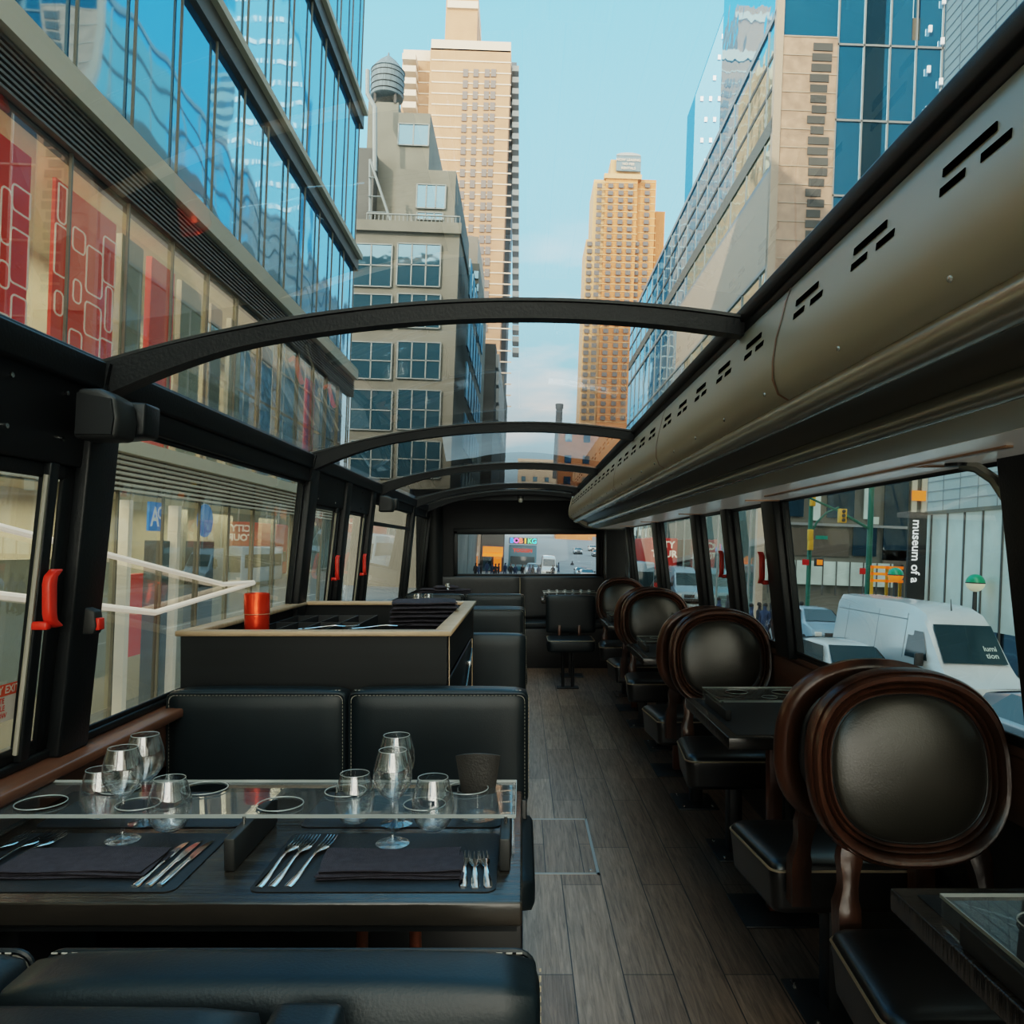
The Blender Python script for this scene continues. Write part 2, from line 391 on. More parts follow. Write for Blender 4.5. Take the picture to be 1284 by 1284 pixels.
# ================================================================== OVERHEAD DUCT on the right
duct = thing('air_duct', 'long olive grey metal air duct running overhead along the right side', 'duct', (.56,0,1.7))
def dpart(mb, name, m, par=duct, **k):
    o = mb.build(name, m, par, **k)
    o.location = (-.56,0,-1.7) if par == duct else (0,0,0)
    return o
DP = [(.604,1.972),(.580,1.958),(.568,1.925),(.560,1.89),(.549,1.85),(.541,1.80),(.541,1.76),(.553,1.728),(.575,1.715)]
ys = [-.35,.22,1.72,3.22,4.72,6.22,7.72,9.05]
for a, c in zip(ys, ys[1:]):
    mb = MB(); mb.rings([[(x,a+.002,z) for x,z in DP],[(x,c-.002,z) for x,z in DP]], close=False)
    pn = dpart(mb, 'duct_panel', M['duct'], smooth=True)
    sv = MB()
    rim_ = MB(); rim_.rings([[(x-.0015,c-.006,z) for x,z in DP],[(x-.0015,c+.006,z) for x,z in DP]], close=False)
    dpart(rim_, 'seam_strip', M['copper'], smooth=True)
    y = a + .12
    v = MB(); k = 0
    def slotbox(v, y0, y1, zc):
        h = .0065
        xs = lambda z: .560+(z-1.89)*.235-.0012
        v.hexa([(xs(zc-h)-.001,y0,zc-h),(xs(zc-h)+.004,y0,zc-h),(xs(zc-h)+.004,y1,zc-h),(xs(zc-h)-.001,y1,zc-h),
                (xs(zc+h)-.001,y0+.004,zc+h),(xs(zc+h)+.004,y0+.004,zc+h),(xs(zc+h)+.004,y1+.004,zc+h),(xs(zc+h)-.001,y1+.004,zc+h)])
    while y + .15 < c:
        v = MB()
        slotbox(v, y+.03, y+.15, 1.897); slotbox(v, y-.01, y+.05, 1.868); slotbox(v, y+.085, y+.145, 1.868)
        dpart(v, 'vent_slots', M['slot'], pn); y += .285
    y = a + .08
    while y < c:
        if 'dscrew' not in M: M['dscrew'] = o = MB().lathe([(.0001,.0),(.004,-.001),(.0055,-.004)], (0,0,0), 8).build('screw', M['chrome'], pn, smooth=True)
        else: o = M['dscrew'].copy(); COL.objects.link(o); o.parent = pn
        o.rotation_euler = (0,-PI/2,0); o.location = (.5435, y, 1.742); y += .36
def pipe(x, z, r, nm, m, n=16):
    return dpart(MB().cyl((x,-.35,z),(x,9.0,z), r, n), nm, m, smooth=True)
pipe(.600,1.700,.030,'tube_rail',M['chrome'],24)
pipe(.752,1.648,.024,'tube_rail',M['chrome'],20)
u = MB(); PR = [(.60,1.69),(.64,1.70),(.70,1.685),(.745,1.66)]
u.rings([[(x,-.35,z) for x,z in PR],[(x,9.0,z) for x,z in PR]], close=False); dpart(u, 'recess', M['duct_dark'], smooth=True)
u = MB(); PR = [(.76,1.635),(.80,1.612),(.86,1.604)]
u.rings([[(x,-.35,z) for x,z in PR],[(x,9.0,z) for x,z in PR]], close=False); dpart(u, 'lower_lip', M['duct'], smooth=True)
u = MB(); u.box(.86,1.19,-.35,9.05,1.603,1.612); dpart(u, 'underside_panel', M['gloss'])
for y in (.9,2.0,3.5,5.0,6.6,8.0): dpart(MB().box(.98,1.13,y,y+.012,1.598,1.604), 'copper_strip', M['copper'])
dpart(MB().box(.97,.985,1.6,3.2,1.598,1.604), 'copper_strip', M['copper'])
endc = MB(); EP = DP + [(.60,1.67),(.65,1.665),(.72,1.63),(.80,1.61),(1.18,1.603),(1.18,1.99)]
endc.prism(EP,'y',9.05,9.07); dpart(endc, 'end_cap', M['duct'])
u = MB(); u.tube([(.60,9.06,1.972)]+[(x-.006,9.06,z) for x,z in DP]+[(.64,9.06,1.672),(.72,9.06,1.62),(.9,9.06,1.598),(1.15,9.06,1.598)], .012, 8); dpart(u,'end_trim',M['chrome'],smooth=True)

# speaker at the first arch foot and a second further back
def speaker(y, label):
    s = thing('speaker', label, 'speaker', (-1.03,y,1.66))
    pr = [(-.055,0),(.05,0),(.058,.05),(.050,.10),(.01,.122),(-.045,.122)]
    MB().prism(pr,'y',-.10,.0).build('housing', M['rubber'], s, bevel=.012, seg=3)
    MB().prism([(-.05,.01),(.07,.02),(.075,.105),(-.05,.115)],'y',.005,.09).build('bracket_cover', M['frame'], s, bevel=.008)
    g = MB().prism([(-.045,.01),(.042,.01),(.048,.05),(.042,.095),(-.04,.11)],'y',-.106,-.10); g.build('grille', M['black'], s)
    MB().cyl((-.05,.04,.10),(-.07,.04,.19),.02).build('mount', M['frame'], s)
speaker(2.02, 'black speaker box mounted at the foot of the nearest roof arch, left wall')
speaker(6.1, 'black speaker box mounted on the left wall further back near third roof arch')
# alarm button box on the first left pillar
ab = thing('alarm_button', 'small black box with orange red button on the first left window pillar', 'alarm', (-1.135,2.1,1.20))
MB().prism([(-.03,-.03),(.015,-.03),(.022,-.01),(.018,.03),(-.02,.045)],'y',-.02,.02).build('housing', M['rubber'], ab, bevel=.004)
MB().box(.016,.028,-.015,.015,-.02,.012).build('button', M['red'], ab, bevel=.003)
gr = thing('grab_bracket', 'short grey curved bracket at the top corner of the near right window', 'bracket', (1.1,1.93,1.58))
MB().tube([(-.03,.02,.02),(0,0,.01),(.03,-.02,-.02),(.05,-.04,-.07)], .013, 8).build('bar', M['chrome'], gr, smooth=True)
MB().cyl((-.04,.02,.015),(-.04,.02,.03),.025).build('mount', M['black'], gr)

# ================================================================== floor hatch
h = thing('floor_hatch', 'square access hatch with pale metal edging set in the plank floor of the aisle', 'hatch', (.10,3.745,0))
f = MB()
for r_ in ((-.23,.23,-.345,-.333),(-.23,.23,.333,.345),(-.23,-.218,-.345,.345),(.218,.23,-.345,.345)): f.box(r_[0],r_[1],r_[2],r_[3],.0005,.004)
f.build('metal_edging', mat('dull_alu', (.42,.42,.40), .4, .6), h)
MB().box(-.217,.217,-.332,.332,.0005,.002).build('hatch_cover', M['floor'], h)
MB().box(.19,.20,-.31,-.30,.002,.005).build('catch', M['steel'], h)
o_ = thing('power_outlet', 'white double power outlet on the base of the rear bench', 'outlet', (.315,9.145,.26))
MB().box(-.03,.03,-.01,.0,-.05,.05).build('cover_plate', M['white'], o_, bevel=.004)
s_=MB(); [s_.box(-.014,.014,-.013,-.009,z-.012,z+.012) for z in (-.022,.022)]; s_.build('sockets', M['black'], o_)
# ================================================================== FURNITURE
def cushion(x0,x1,y0,y1,z0,z1,name,m,par,r=.03,sag=.0, seg=4):
    """rounded padded block, gently domed on its big faces"""
    mb = MB(); n = 9
    b = mb.b
    import itertools
    cx,cy,cz = (x0+x1)/2,(y0+y1)/2,(z0+z1)/2
    tmp = bmesh.ops.create_cube(b, size=1)
    bmesh.ops.subdivide_edges(b, edges=b.edges[:], cuts=7, use_grid_fill=True)
    hx,hy,hz = (x1-x0)/2,(y1-y0)/2,(z1-z0)/2
    for v in b.verts:
        u = v.co*2
        # spread grid toward the edges
        f = lambda t: math.copysign(abs(t)**.55, t) if t else 0
        p = Vector((f(u.x)*hx, f(u.y)*hy, f(u.z)*hz))
        # round corners
        q = Vector((max(-hx+r, min(hx-r, p.x)), max(-hy+r, min(hy-r, p.y)), max(-hz+r, min(hz-r, p.z))))
        d = p - q
        if d.length > r: p = q + d.normalized()*r
        bul = sag
        if bul:
            if abs(u.y) > .99: p.y += math.copysign(bul*(1-u.x**2)*(1-u.z**2), u.y)
            if abs(u.z) > .99: p.z += math.copysign(bul*(1-u.x**2)*(1-u.y**2), u.z)
        v.co = p + Vector((cx,cy,cz))
    return mb.build(name, m, par, smooth=True, angle=70)
def rect_loop(a0,a1,b0,b1,r,f,n=5):
    out=[]
    for ca,cb,st in ((a1-r,b1-r,0),(a0+r,b1-r,PI/2),(a0+r,b0+r,PI),(a1-r,b0+r,1.5*PI)):
        for i in range(n+1):
            t = st + PI/2*i/n; out.append(f(ca+r*math.cos(t), cb+r*math.sin(t)))
    return out
def stitches(loop, par, r=.0012, m=None, step=.012, closed=True):
    """a row of short thread stitches following a loop"""
    mb = MB(); pts = [Vector(p) for p in loop]
    if closed: pts.append(pts[0])
    acc = 0; segs = []
    for a, c in zip(pts, pts[1:]):
        L = (c-a).length; t = 0
        while t < L:
            e = min(L, t+step*.6)
            if e-t > .003: segs.append((a+(c-a)*(t/L), a+(c-a)*(e/L)))
            t += step
    for a, c in segs: mb.tube([a,c], r, 4)
    return mb.build('stitching', m or M['stitch'], par)

# ---- banquette bench: local frame faces -Y, back front face at y=0, centre x=0
def make_bench(label, detail=True):
    t = thing('bench_seat', label, 'bench', (0,0,0), 0, 'black two-seat benches')
    for i, (a, c) in enumerate(((-.605,-.002),(.002,.605))):
        bk = cushion(a,c,0,.10,.53,.915,'backrest',M['leather'],t,r=.022,sag=.008)
        if detail:
            lp = rect_loop(a+.006,c-.006,.536,.909,.022,lambda u,v:(u,-.0025,v))
            mb = MB().tube(lp,.0035,6,closed=True); mb.build('piping', M['leather'], bk, smooth=True)
            stitches(rect_loop(a+.012,c-.012,.542,.903,.02,lambda u,v:(u,-.0035,v)), bk)
            stitches([(a+.02,.018,.9165),(c-.02,.018,.9165)], bk, closed=False)
            stitches([((c+.001 if i else a-.001),.02,.56),((c+.001 if i else a-.001),.02,.90)], bk, closed=False, m=M['piping'])
        st = cushion(a-(0 if i else .015),c+(.015 if i else 0),-.50,.05,.40,.50,'seat_cushion',M['leather'],t,r=.025,sag=.006)
        if detail:
            stitches([(c+.001,-.48,.475),(c+.001,.02,.475)] if i else [(a-.001,-.48,.475),(a-.001,.02,.475)], st, closed=False, m=M['piping'])
    mb = MB(); mb.box(-.585,.585,-.40,.09,.0,.40); mb.box(-.59,.59,.06,.095,.38,.60)
    mb.build('base', M['black'], t, bevel=.006)
    mb = MB(); mb.box(.575,.60,-.02,.10,.30,.56); mb.box(-.60,-.575,-.02,.10,.30,.56)
    mb.build('side_bracket', M['black'], t, bevel=.004)
    return t
B0 = make_bench('black leather two-seat bench facing the camera behind the near left table')
B0.location = (-.585,2.66,0)
BY = [(.965,PI,'nearest black leather bench with its back to the camera along the bottom edge'),
      (4.455,PI,'black leather bench with its back to the camera just beyond the serving cabinet'),
      (6.16,0,'black leather bench facing the camera, second one beyond the serving cabinet'),
      (6.42,PI,'black leather bench back-to-back with the second bench beyond the serving cabinet'),
      (8.02,0,'black leather bench facing the camera just before the rear left table')]
allk = {}
for o in bpy.data.objects:
    if o.parent: allk.setdefault(o.parent.name, []).append(o)
KIDS.update(allk)
for y, r, l in BY: dup(B0, (-.585,y,0), r, l)
# bench nearer still (back-to-back), only its top edge shows
nb = thing('bench_seat','black leather bench facing the camera, lowest at the bottom left corner','bench',(-.60,.745,0),0)
bk = cushion(-.58,.335,0,.09,.5,.925,'backrest',M['leather'],nb,r=.02,sag=.004)
stitches([(-.56,-.001,.91),(.31,-.001,.91)],bk,closed=False)
cushion(-.58,.38,-.5,0.05,.38,.48,'seat_cushion',M['leather'],nb,r=.02)
MB().box(-.56,.36,-.38,.08,0,.38).build('base',M['black'],nb)
cushion(.34,.42,-.01,.09,.5,.928,'arm_strap',M['leather'],nb,r=.015)
# rear bench across the bus
rb = thing('rear_bench','long dark grey bench across the back of the bus under the rear window','bench',(0,9.6,0))
for a,c in ((-1.2,-.03),(-.028,1.18)):
    cushion(a,c,0,.10,.54,1.035,'backrest',mat('leather_grey',(.028,.030,.032),.5,spec=.5,var=.1) if a<-1 else bpy.data.materials['leather_grey'],rb,r=.02)
    cushion(a,c,-.44,.02,.45,.53,'seat_cushion',M['leather'],rb,r=.025)
MB().box(-1.2,1.2,-.44,.1,0,.45).build('base',M['black'],rb,bevel=.006)
MB().box(-.032,-.026,-.004,.0,.56,1.03).build('seam_strip',M['piping'],rb)

# ---- small two-seat bench standing in the aisle at the back
sb = thing('aisle_bench','small black bench on twin posts standing in the aisle before the rear table','bench',(.475,7.95,0))
cushion(-.235,.27,.15,.23,.52,.90,'backrest',M['leather'],sb,r=.02,sag=.005)
s_ = cushion(-.235,.225,-.33,.12,.38,.50,'seat_cushion',M['leather'],sb,r=.03,sag=.004)
MB().tube(rect_loop(-.23,.22,-.325,.115,.03,lambda u,v:(u,v,.492)),.004,6,closed=True).build('piping',M['piping'],s_)
for x in (-.075,.02):
    MB().cyl((x,-.06,.01),(x,-.06,.40),.016).build('post',M['frame'],sb,smooth=True)
    MB().box(x-.06,x+.06,-.12,.0,0,.012).build('base_plate',M['black'],sb,bevel=.003)
for x in (-.1,.1): MB().box(x-.015,x+.015,.1,.16,.46,.6).build('back_bracket',M['walnut'],sb,bevel=.003)

# ---- oval-back chair: origin on floor under seat centre; faces -Y
def sup(t, a, b, e=2.45):
    c, s = math.cos(t), math.sin(t)
    return a*math.copysign(abs(c)**(2/e), c), b*math.copysign(abs(s)**(2/e), s)
def make_chair(label):
    t = thing('dining_chair', label, 'chair', (0,0,0), 0, 'oval-back dining chairs along the right side')
    # tilt mapping for the back: (x, depth, z) -> world
    zc, A, Bh = .852, .250, .234
    def bk(x, d, z): return (x, .205 + (z-.6)*.13 + d, z)
    # frame: moulded section, u = outward from the oval centre-line of opening, d = depth (- is front)
    sec = [(-.006,-.002),(-.002,-.014),(.003,-.018),(.006,-.010),(.008,-.003),(.011,-.018),(.015,-.023),(.019,-.018),(.021,-.004),(.025,-.024),(.031,-.034),(.040,-.036),(.044,-.028),(.046,-.018),(.050,-.024),(.055,-.014),(.056,.012),
           (.045,.026),(.030,.030),(.012,.026),(-.006,.012)]
    N = 64; rings = []
    for k in range(N):
        th = 2*PI*k/N
        ring = []
        for u, d in sec:
            x, z = sup(th, A-.052+u, Bh-.050+u)
            wv = .004*math.exp(-((th-PI/2)/.35)**2)
            ring.append(bk(x, d, zc+z+wv*(u/.05)))
        rings.append(ring)
    mb = MB(); mb.rings(rings+[rings[0]], True, False)
    fr = mb.build('back_frame', M['walnut'], t, smooth=True, angle=45)
    # stiles from frame foot to the seat
    for s in (-1,1):
        cl = [(.150,.665,.030,.014),(.157,.648,.028,.017),(.160,.63,.027,.020),(.163,.60,.021,.020),(.166,.57,.019,.020),(.170,.545,.022,.022),(.172,.525,.027,.026),(.172,.505,.027,.026),(.172,.45,.026,.026),(.172,.40,.026,.026)]
        R = []
        for x, z, w, dd in cl:
            yb = .205+(z-.6)*.13 if z>.5 else .192
            R.append([(s*(x-w),yb-dd,z),(s*(x-w*.4),yb-dd-.006,z),(s*(x+w*.4),yb-dd-.006,z),(s*(x+w),yb-dd,z),(s*(x+w),yb+dd,z),(s*(x-w),yb+dd,z)])
        MB().rings(R).build('back_leg', M['walnut'], t, smooth=True, angle=35)
    # padded panels front/back
    for sg, nm in ((-1,'back_pad'),(1,'rear_pad')):
        mb = MB(); R = []
        for j in range(9):
            q = j/8; rad = math.cos(q*PI/2); 
            bulge = math.sin(q*PI/2)
            R.append([bk(*(lambda xz: (xz[0], sg*(.004+ (.034 if sg<0 else .024)*bulge**.8), zc+xz[1]))(sup(2*PI*k/48, max(.002,(A-.054)*rad), max(.002,(Bh-.052)*rad), 2.45-.3*q))) for k in range(48)])
        mb.rings(R, True, True)
        pd = mb.build(nm, M['leather_panel'] if sg<0 else M['leather_gloss'], t, smooth=True, angle=80)
        if sg<0:
            pts=[bk(*(lambda xz:(xz[0],-.010,zc+xz[1]))(sup(2*PI*k/64,A-.057,Bh-.055))) for k in range(64)]
            MB().tube(pts,.0045,6,closed=True).build('beading',M['leather_gloss'],pd,smooth=True)
    # seat: wider at the front
    mb = MB(); R=[]; n=6
    def ol(sc, z):
        pts=[]
        for ca,cb,st,rr in ((.235,.17,0,.03),(-.235,.17,PI/2,.03),(-.262,-.215,PI,.045),(.262,-.215,1.5*PI,.045)):
            sx = math.copysign(1,ca); sy = math.copysign(1,cb)
            for i in range(n+1):
                th = st+PI/2*i/n; pts.append(((ca-sx*rr+rr*math.cos(th))*sc,(cb-sy*rr+rr*math.sin(th)-.02)*sc+.0,z))
        return pts
    for sc,z in ((.90,.345),(.955,.35),(.965,.365),(.985,.43),(1.0,.455),(.998,.470),(.975,.484),(.93,.492),(.80,.499),(.55,.504),(.25,.506),(.02,.506)): R.append(ol(sc,z))
    mb.rings(R)
    st_ = mb.build('seat', M['leather_gloss'], t, smooth=True, angle=80)
    MB().tube(ol(1.0,.470),.004,6,closed=True).build('piping', M['piping'], st_, smooth=True)
    MB().box(-.03,.03,-.04,.04,.006,.345).build('post', M['frame'], t, bevel=.006)
    MB().box(-.10,.115,-.14,.13,0,.008).build('base_plate', M['black'], t, bevel=.002)
    mb=MB(); [mb.lathe([(.009,.008),(.009,.016),(.001,.017)],(x,y,0),6) for x in (-.07,.085) for y in (-.11,.1)]; mb.build('bolt',M['steel'],t)
    return t
CX=.972
C0 = make_chair('nearest oval-back chair facing the camera, black leather in a carved walnut frame'); C0.location=(CX-.005,1.765,-.006)
KIDS.clear()
for o in bpy.data.objects:
    if o.parent: KIDS.setdefault(o.parent.name, []).append(o)
TY=[1.16,3.06,4.98,6.90]
# rotated so that chairs of one table face each other
for y,r,l in ((2.43,PI,'oval-back chair seen from behind, back to back with the nearest chair'),
              (3.67,0,'second oval-back chair facing the camera, behind the second right table'),
              (4.36,PI,'oval-back chair with its back to the camera side of the third right table'),
              (5.60,0,'third oval-back chair facing the camera, behind the third right table'),
              (6.28,PI,'oval-back chair turned away from the camera before the fourth right table'),
              (7.55,0,'farthest oval-back chair facing the camera, beside the small aisle bench')):
    dup(C0,(CX+(0 if r==0 else -.025),y,0),r,l)

# ---- tables
def make_rtable(label):
    t = thing('dining_table', label, 'table', (0,0,0), 0, 'dark wooden tables for two along the right side')
    MB().box(-.27,.25,-.35,.36,.707,.75).build('tabletop', M['tablewood'], t, bevel=.004)
    MB().box(-.235,.215,-.315,.325,.7505,.7512).build('inlay', M['placemat'], t)
    MB().box(-.03,.02,-.025,.025,.01,.707).build('post', M['redwood'], t, bevel=.003)
    MB().box(.03,.07,-.02,.02,.01,.707).build('post', M['frame'], t, bevel=.003)
    MB().box(-.15,.15,-.14,.14,0,.008).build('base_plate', M['black'], t, bevel=.002)
    return t
T0 = make_rtable('nearest dark wooden table for two at the bottom right corner'); T0.location=(.97,TY[0],0)
for o in bpy.data.objects:
    if o.parent: KIDS.setdefault(o.parent.name, []).append(o) if o not in KIDS.get(o.parent.name, []) else None
for y,l in zip(TY[1:],('second dark table from the camera on the right side','third dark table from the camera on the right side','farthest dark table on the right side')):
    dup(T0,(.97,y,0),0,l)
lt = thing('dining_table','large dark wooden table by the left window, laid with placemats and glasses','table',(-.595,1.79,0))
mb=MB().box(-.60,.595,-.335,.33,.705,.75); mb.build('tabletop',M['tablewood'],lt,bevel=.005)
MB().box(-.59,.585,-.32,.315,.69,.7045).build('under_frame',M['black'],lt)
for x in (.235,.355): MB().cyl((x,0,0.012),(x,0,.69),.014).build('leg',M['redwood'],lt,smooth=True)
MB().box(.12,.45,-.15,.15,0,.012).build('base_plate',M['black'],lt,bevel=.003)
MB().box(-.5,-.44,-.15,.15,0.0,.69).build('leg_panel',M['black'],lt,bevel=.004)
for y,l in ((5.3,'dark table between the two benches beyond the serving cabinet'),(7.22,'dark table with two stemmed glasses before the rear left benches')):
    tt = thing('dining_table',l,'table',(-.595,y,0))
    MB().box(-.59,.58,-.33,.33,.705,.75).build('tabletop',M['tablewood'],tt,bevel=.005)
    MB().box(-.03,.03,-.03,.03,.01,.705).build('post',M['redwood'],tt); MB().box(-.15,.15,-.15,.15,0,.01).build('base_plate',M['black'],tt)
t4 = thing('dining_table','dark table at the very back left in front of the rear bench','table',(-.75,8.75,0))
MB().box(-.40,.3,-.26,.24,.83,.87).build('tabletop',M['tablewood'],t4,bevel=.004)
MB().box(-.03,.03,-.03,.03,.01,.83).build('post',M['frame'],t4); MB().box(-.12,.12,-.12,.12,0,.01).build('base_plate',M['black'],t4)
t5 = thing('dining_table','dark table behind the small aisle bench near the rear window','table',(.53,8.62,0))
MB().box(-.33,.27,-.28,.25,.80,.84).build('tabletop',M['tablewood'],t5,bevel=.004)
MB().box(-.03,.03,-.03,.03,.01,.80).build('post',M['frame'],t5); MB().box(-.12,.12,-.12,.12,0,.01).build('base_plate',M['black'],t5)

# ---- acrylic glass-holder stands
def holder(name,label,loc,x0,x1,y0,y1,h,holes,rz=0,feet=(),group='clear acrylic glass holders',cut=None):
    t = thing(name,label,'glass holder',loc,rz,group)
    # plate with holes: grid of quads made by a polygon with bridge is heavy; use rims + plate
    mb=MB(); b=mb.b; th=.006
    outer=[(x0,y0),(x1,y0),(x1,y1),(x0,y1)]
    import mathutils
    from mathutils import geometry as G
    verts=[Vector(p) for p in outer]; edges=[(0,1),(1,2),(2,3),(3,0)]
    for (cx,cy,r) in holes:
        s=len(verts); n=24
        verts+= [Vector((cx+r*math.cos(2*PI*k/n),cy+r*math.sin(2*PI*k/n))) for k in range(n)]
        edges+= [(s+k,s+(k+1)%n) for k in range(n)]
    res=G.delaunay_2d_cdt(verts,edges,[],0,1e-6)
    vv,ee,ff=res[0],res[1],res[2]
    def inside(p): return any((p.x-cx)**2+(p.y-cy)**2<(r*.97)**2 for cx,cy,r in holes)
    bv=[b.verts.new((v.x,v.y,h)) for v in vv]
    for f in ff:
        c=sum((vv[i] for i in f),Vector((0,0)))/len(f)
        if inside(c): continue
        b.faces.new([bv[i] for i in f])
    bmesh.ops.solidify(b,geom=b.faces[:],thickness=-th)
    mb.build('shelf_plate',M['acrylic'],t)
    e=MB()
    e.box(x0,x1,y0-.0015,y0,h-.001,h+th+.001); e.box(x0,x1,y1,y1+.0015,h,h+th)
    e.box(x0-.0015,x0,y0,y1,h,h+th); e.box(x1,x1+.0015,y0,y1,h,h+th)
    e.build('polished_edge',M['acredge'],t)
    for cx,cy,r in holes:
        MB().tube([(cx+r*math.cos(2*PI*k/28),cy+r*math.sin(2*PI*k/28),h+.005) for k in range(28)],.0014,6,closed=True).build('hole_rim',M['acredge'],t,smooth=True)
    mb=MB()
    s=MB(); s.box(x0+.002,x0+.007,y0,y1,.001,h-.001); s.build('side_leg',M['acrylic'],t)
    s=MB(); s.box(x1-.007,x1-.002,y0,y1,.001,h-.001); s.build('side_leg',M['acrylic'],t)
    for fx in feet:
        MB().box(fx-.011,fx+.011,y0-.09,y1-.06,.001,h-.012).build('black_support',M['rubber'],t,bevel=.003)
        MB().cyl((fx,y0-.004,.012),(fx,y0-.004,h+.004),.004,8).build('peg',M['steel'],t,smooth=True)
        MB().cyl((fx,y0-.010,.010),(fx,y0+.004,.010),.0065,8).build('peg_foot',M['steel'],t)
    return t
HZ=.078
hl=[(-.485,.10,.052),(-.20,.19,.052),(-.05,.075,.047),(.13,.19,.045),(.20,.08,.045),(.34,.2,.05)]
holder('glass_holder','long clear acrylic glass holder across the large left table',(-.60,1.68,.7505),-.575,.585,0,.25,HZ,
       [(-.465,.085,.052),(-.145,.19,.052),(.067,.075,.050),(-.345,.19,.046),(-.245,.075,.046),(.19,.17,.047),(.385,.075,.046),(.47,.19,.05)],feet=(.015,.565))
for (y,l) in ((TY[0]-.03,'clear acrylic glass holder on the nearest right table'),(TY[1]+.13,'clear acrylic glass holder on the second right table'),
              (TY[2]+.13,'clear acrylic glass holder on the third right table'),(TY[3]+.13,'clear acrylic glass holder on the fourth right table')):
    near = y<2
    holder('glass_holder',l,(.97 if y>2 else .925,y if y>2 else 1.195,.752),-.215,.22,-.14,.16,.052,[(-.10,.05,.045),(.09,.04,.05)]+([(0,-.07,.04)] if near else [(.0,-.06,.03)]),feet=(-.205,))
holder('glass_holder','clear acrylic glass holder on the table behind the aisle bench',(.53,8.58,.841),-.31,.26,-.2,.12,.07,[(-.1,0,.045),(.12,0,.045)],feet=(-.29,))

# ---- glassware
def wine(label,loc,H=.205,group='stemmed wine glasses'):
    t=MB(); k=H/.205
    pr=[(.001,.002),(.036,.0015),(.037,.003),(.020,.006),(.007,.012),(.0042,.025),(.0038,.070),(.0048,.088),(.012,.098),(.028,.112),(.039,.130),(.0425,.148),(.0405,.170),(.035,.190),(.0305,.205),
        (.0295,.205),(.034,.189),(.0393,.169),(.0412,.148),(.0378,.131),(.027,.114),(.011,.1005),(.0005,.0985)]
    t.lathe([(r*k*(1.0),z*k) for r,z in pr],(0,0,0),32)
    o=t.build('wine_glass',M['wineglass'],None,smooth=True,angle=60); o.location=loc
    rim=MB().tube([(.030*k*math.cos(2*PI*i/32),.030*k*math.sin(2*PI*i/32),H) for i in range(32)],.0007,5,closed=True).build('rim',M['acredge'],o,smooth=True)
    return tag(o,label,'wine glass',group)
def tumbler(label,loc,k=1.,group='round stemless glasses'):
    t=MB(); pr=[(.001,.002),(.020,.001),(.031,.008),(.042,.025),(.047,.045),(.0465,.062),(.042,.085),(.036,.105),(.0335,.115),(.0325,.115),(.035,.104),(.041,.084),(.0453,.062),(.0458,.045),(.0408,.026),(.030,.011),(.018,.006),(.0005,.006)]
    t.lathe([(r*k,z*k) for r,z in pr],(0,0,0),32)
    o=t.build('stemless_glass',M['wineglass'],None,smooth=True,angle=60); o.location=loc
    MB().tube([(.033*k*math.cos(2*PI*i/32),.033*k*math.sin(2*PI*i/32),.115*k) for i in range(32)],.0007,5,closed=True).build('rim',M['acredge'],o,smooth=True)
    return tag(o,label,'glass',group)
TZ=.7507
wine('left of the large table, taller rear wine glass near the window',((182-655)/1000*1.87,1.87,TZ),.208)
wine('front stemmed wine glass at the left placemat',((154-655)/1000*1.755,1.755,TZ+.0012),.205)
wine('rear stemmed wine glass behind the other at the right placemat',((497-655)/1000*1.86,1.865,TZ),.208)
wine('front stemmed wine glass at the right placemat',((492-655)/1000*1.73,1.735,TZ+.0012),.205)
tumbler('stemless glass leftmost on the holder beside the wine glasses',((127-655)/1000*1.87,1.87,TZ+.012),1.0)
tumbler('stemless glass in the acrylic holder in front of the left bench cushion, front one',((213-655)/1000*1.755,1.755,TZ+.024),1.0)
tumbler('stemless glass left of the right-hand wine glasses in the holder',((445-655)/1000*1.85,1.85,TZ+.008),1.0)
tumbler('stemless glass between the right wine glasses and the menu sleeve',((543-655)/1000*1.755,1.755,TZ+.026),1.0)
# menu sleeve
ms=thing('menu_sleeve','curved charcoal leather sleeve standing at the right end of the large table','menu holder',(-.105,1.90,TZ))
mb=MB(); R=[]
for i in range(17):
    t_=i/16; a=(t_-.5)*1.9
    top=.150+.012*math.cos(a*1.4); rt=.066; rb_=.048
    R.append([(rb_*math.sin(a),-rb_*math.cos(a)*.55+.01,.062),(rt*math.sin(a),-rt*math.cos(a)*.55+.01,top),(rt*math.sin(a)*.96,-rt*math.cos(a)*.5+.012,top),(rb_*math.sin(a)*.95,-rb_*math.cos(a)*.5+.012,.062)])
mb.rings(R); mb.build('sleeve',mat('sleeve_leather',(.032,.030,.027),.5,var=.2,scale=30,bump=.2),ms,smooth=True,angle=50)
MB().lathe([(.001,.004),(.045,.003),(.050,.03),(.052,.07),(.050,.07),(.047,.03),(.042,.008),(.001,.008)],(0,.01,0),28).build('glass_cup',M['wineglass'],ms,smooth=True)

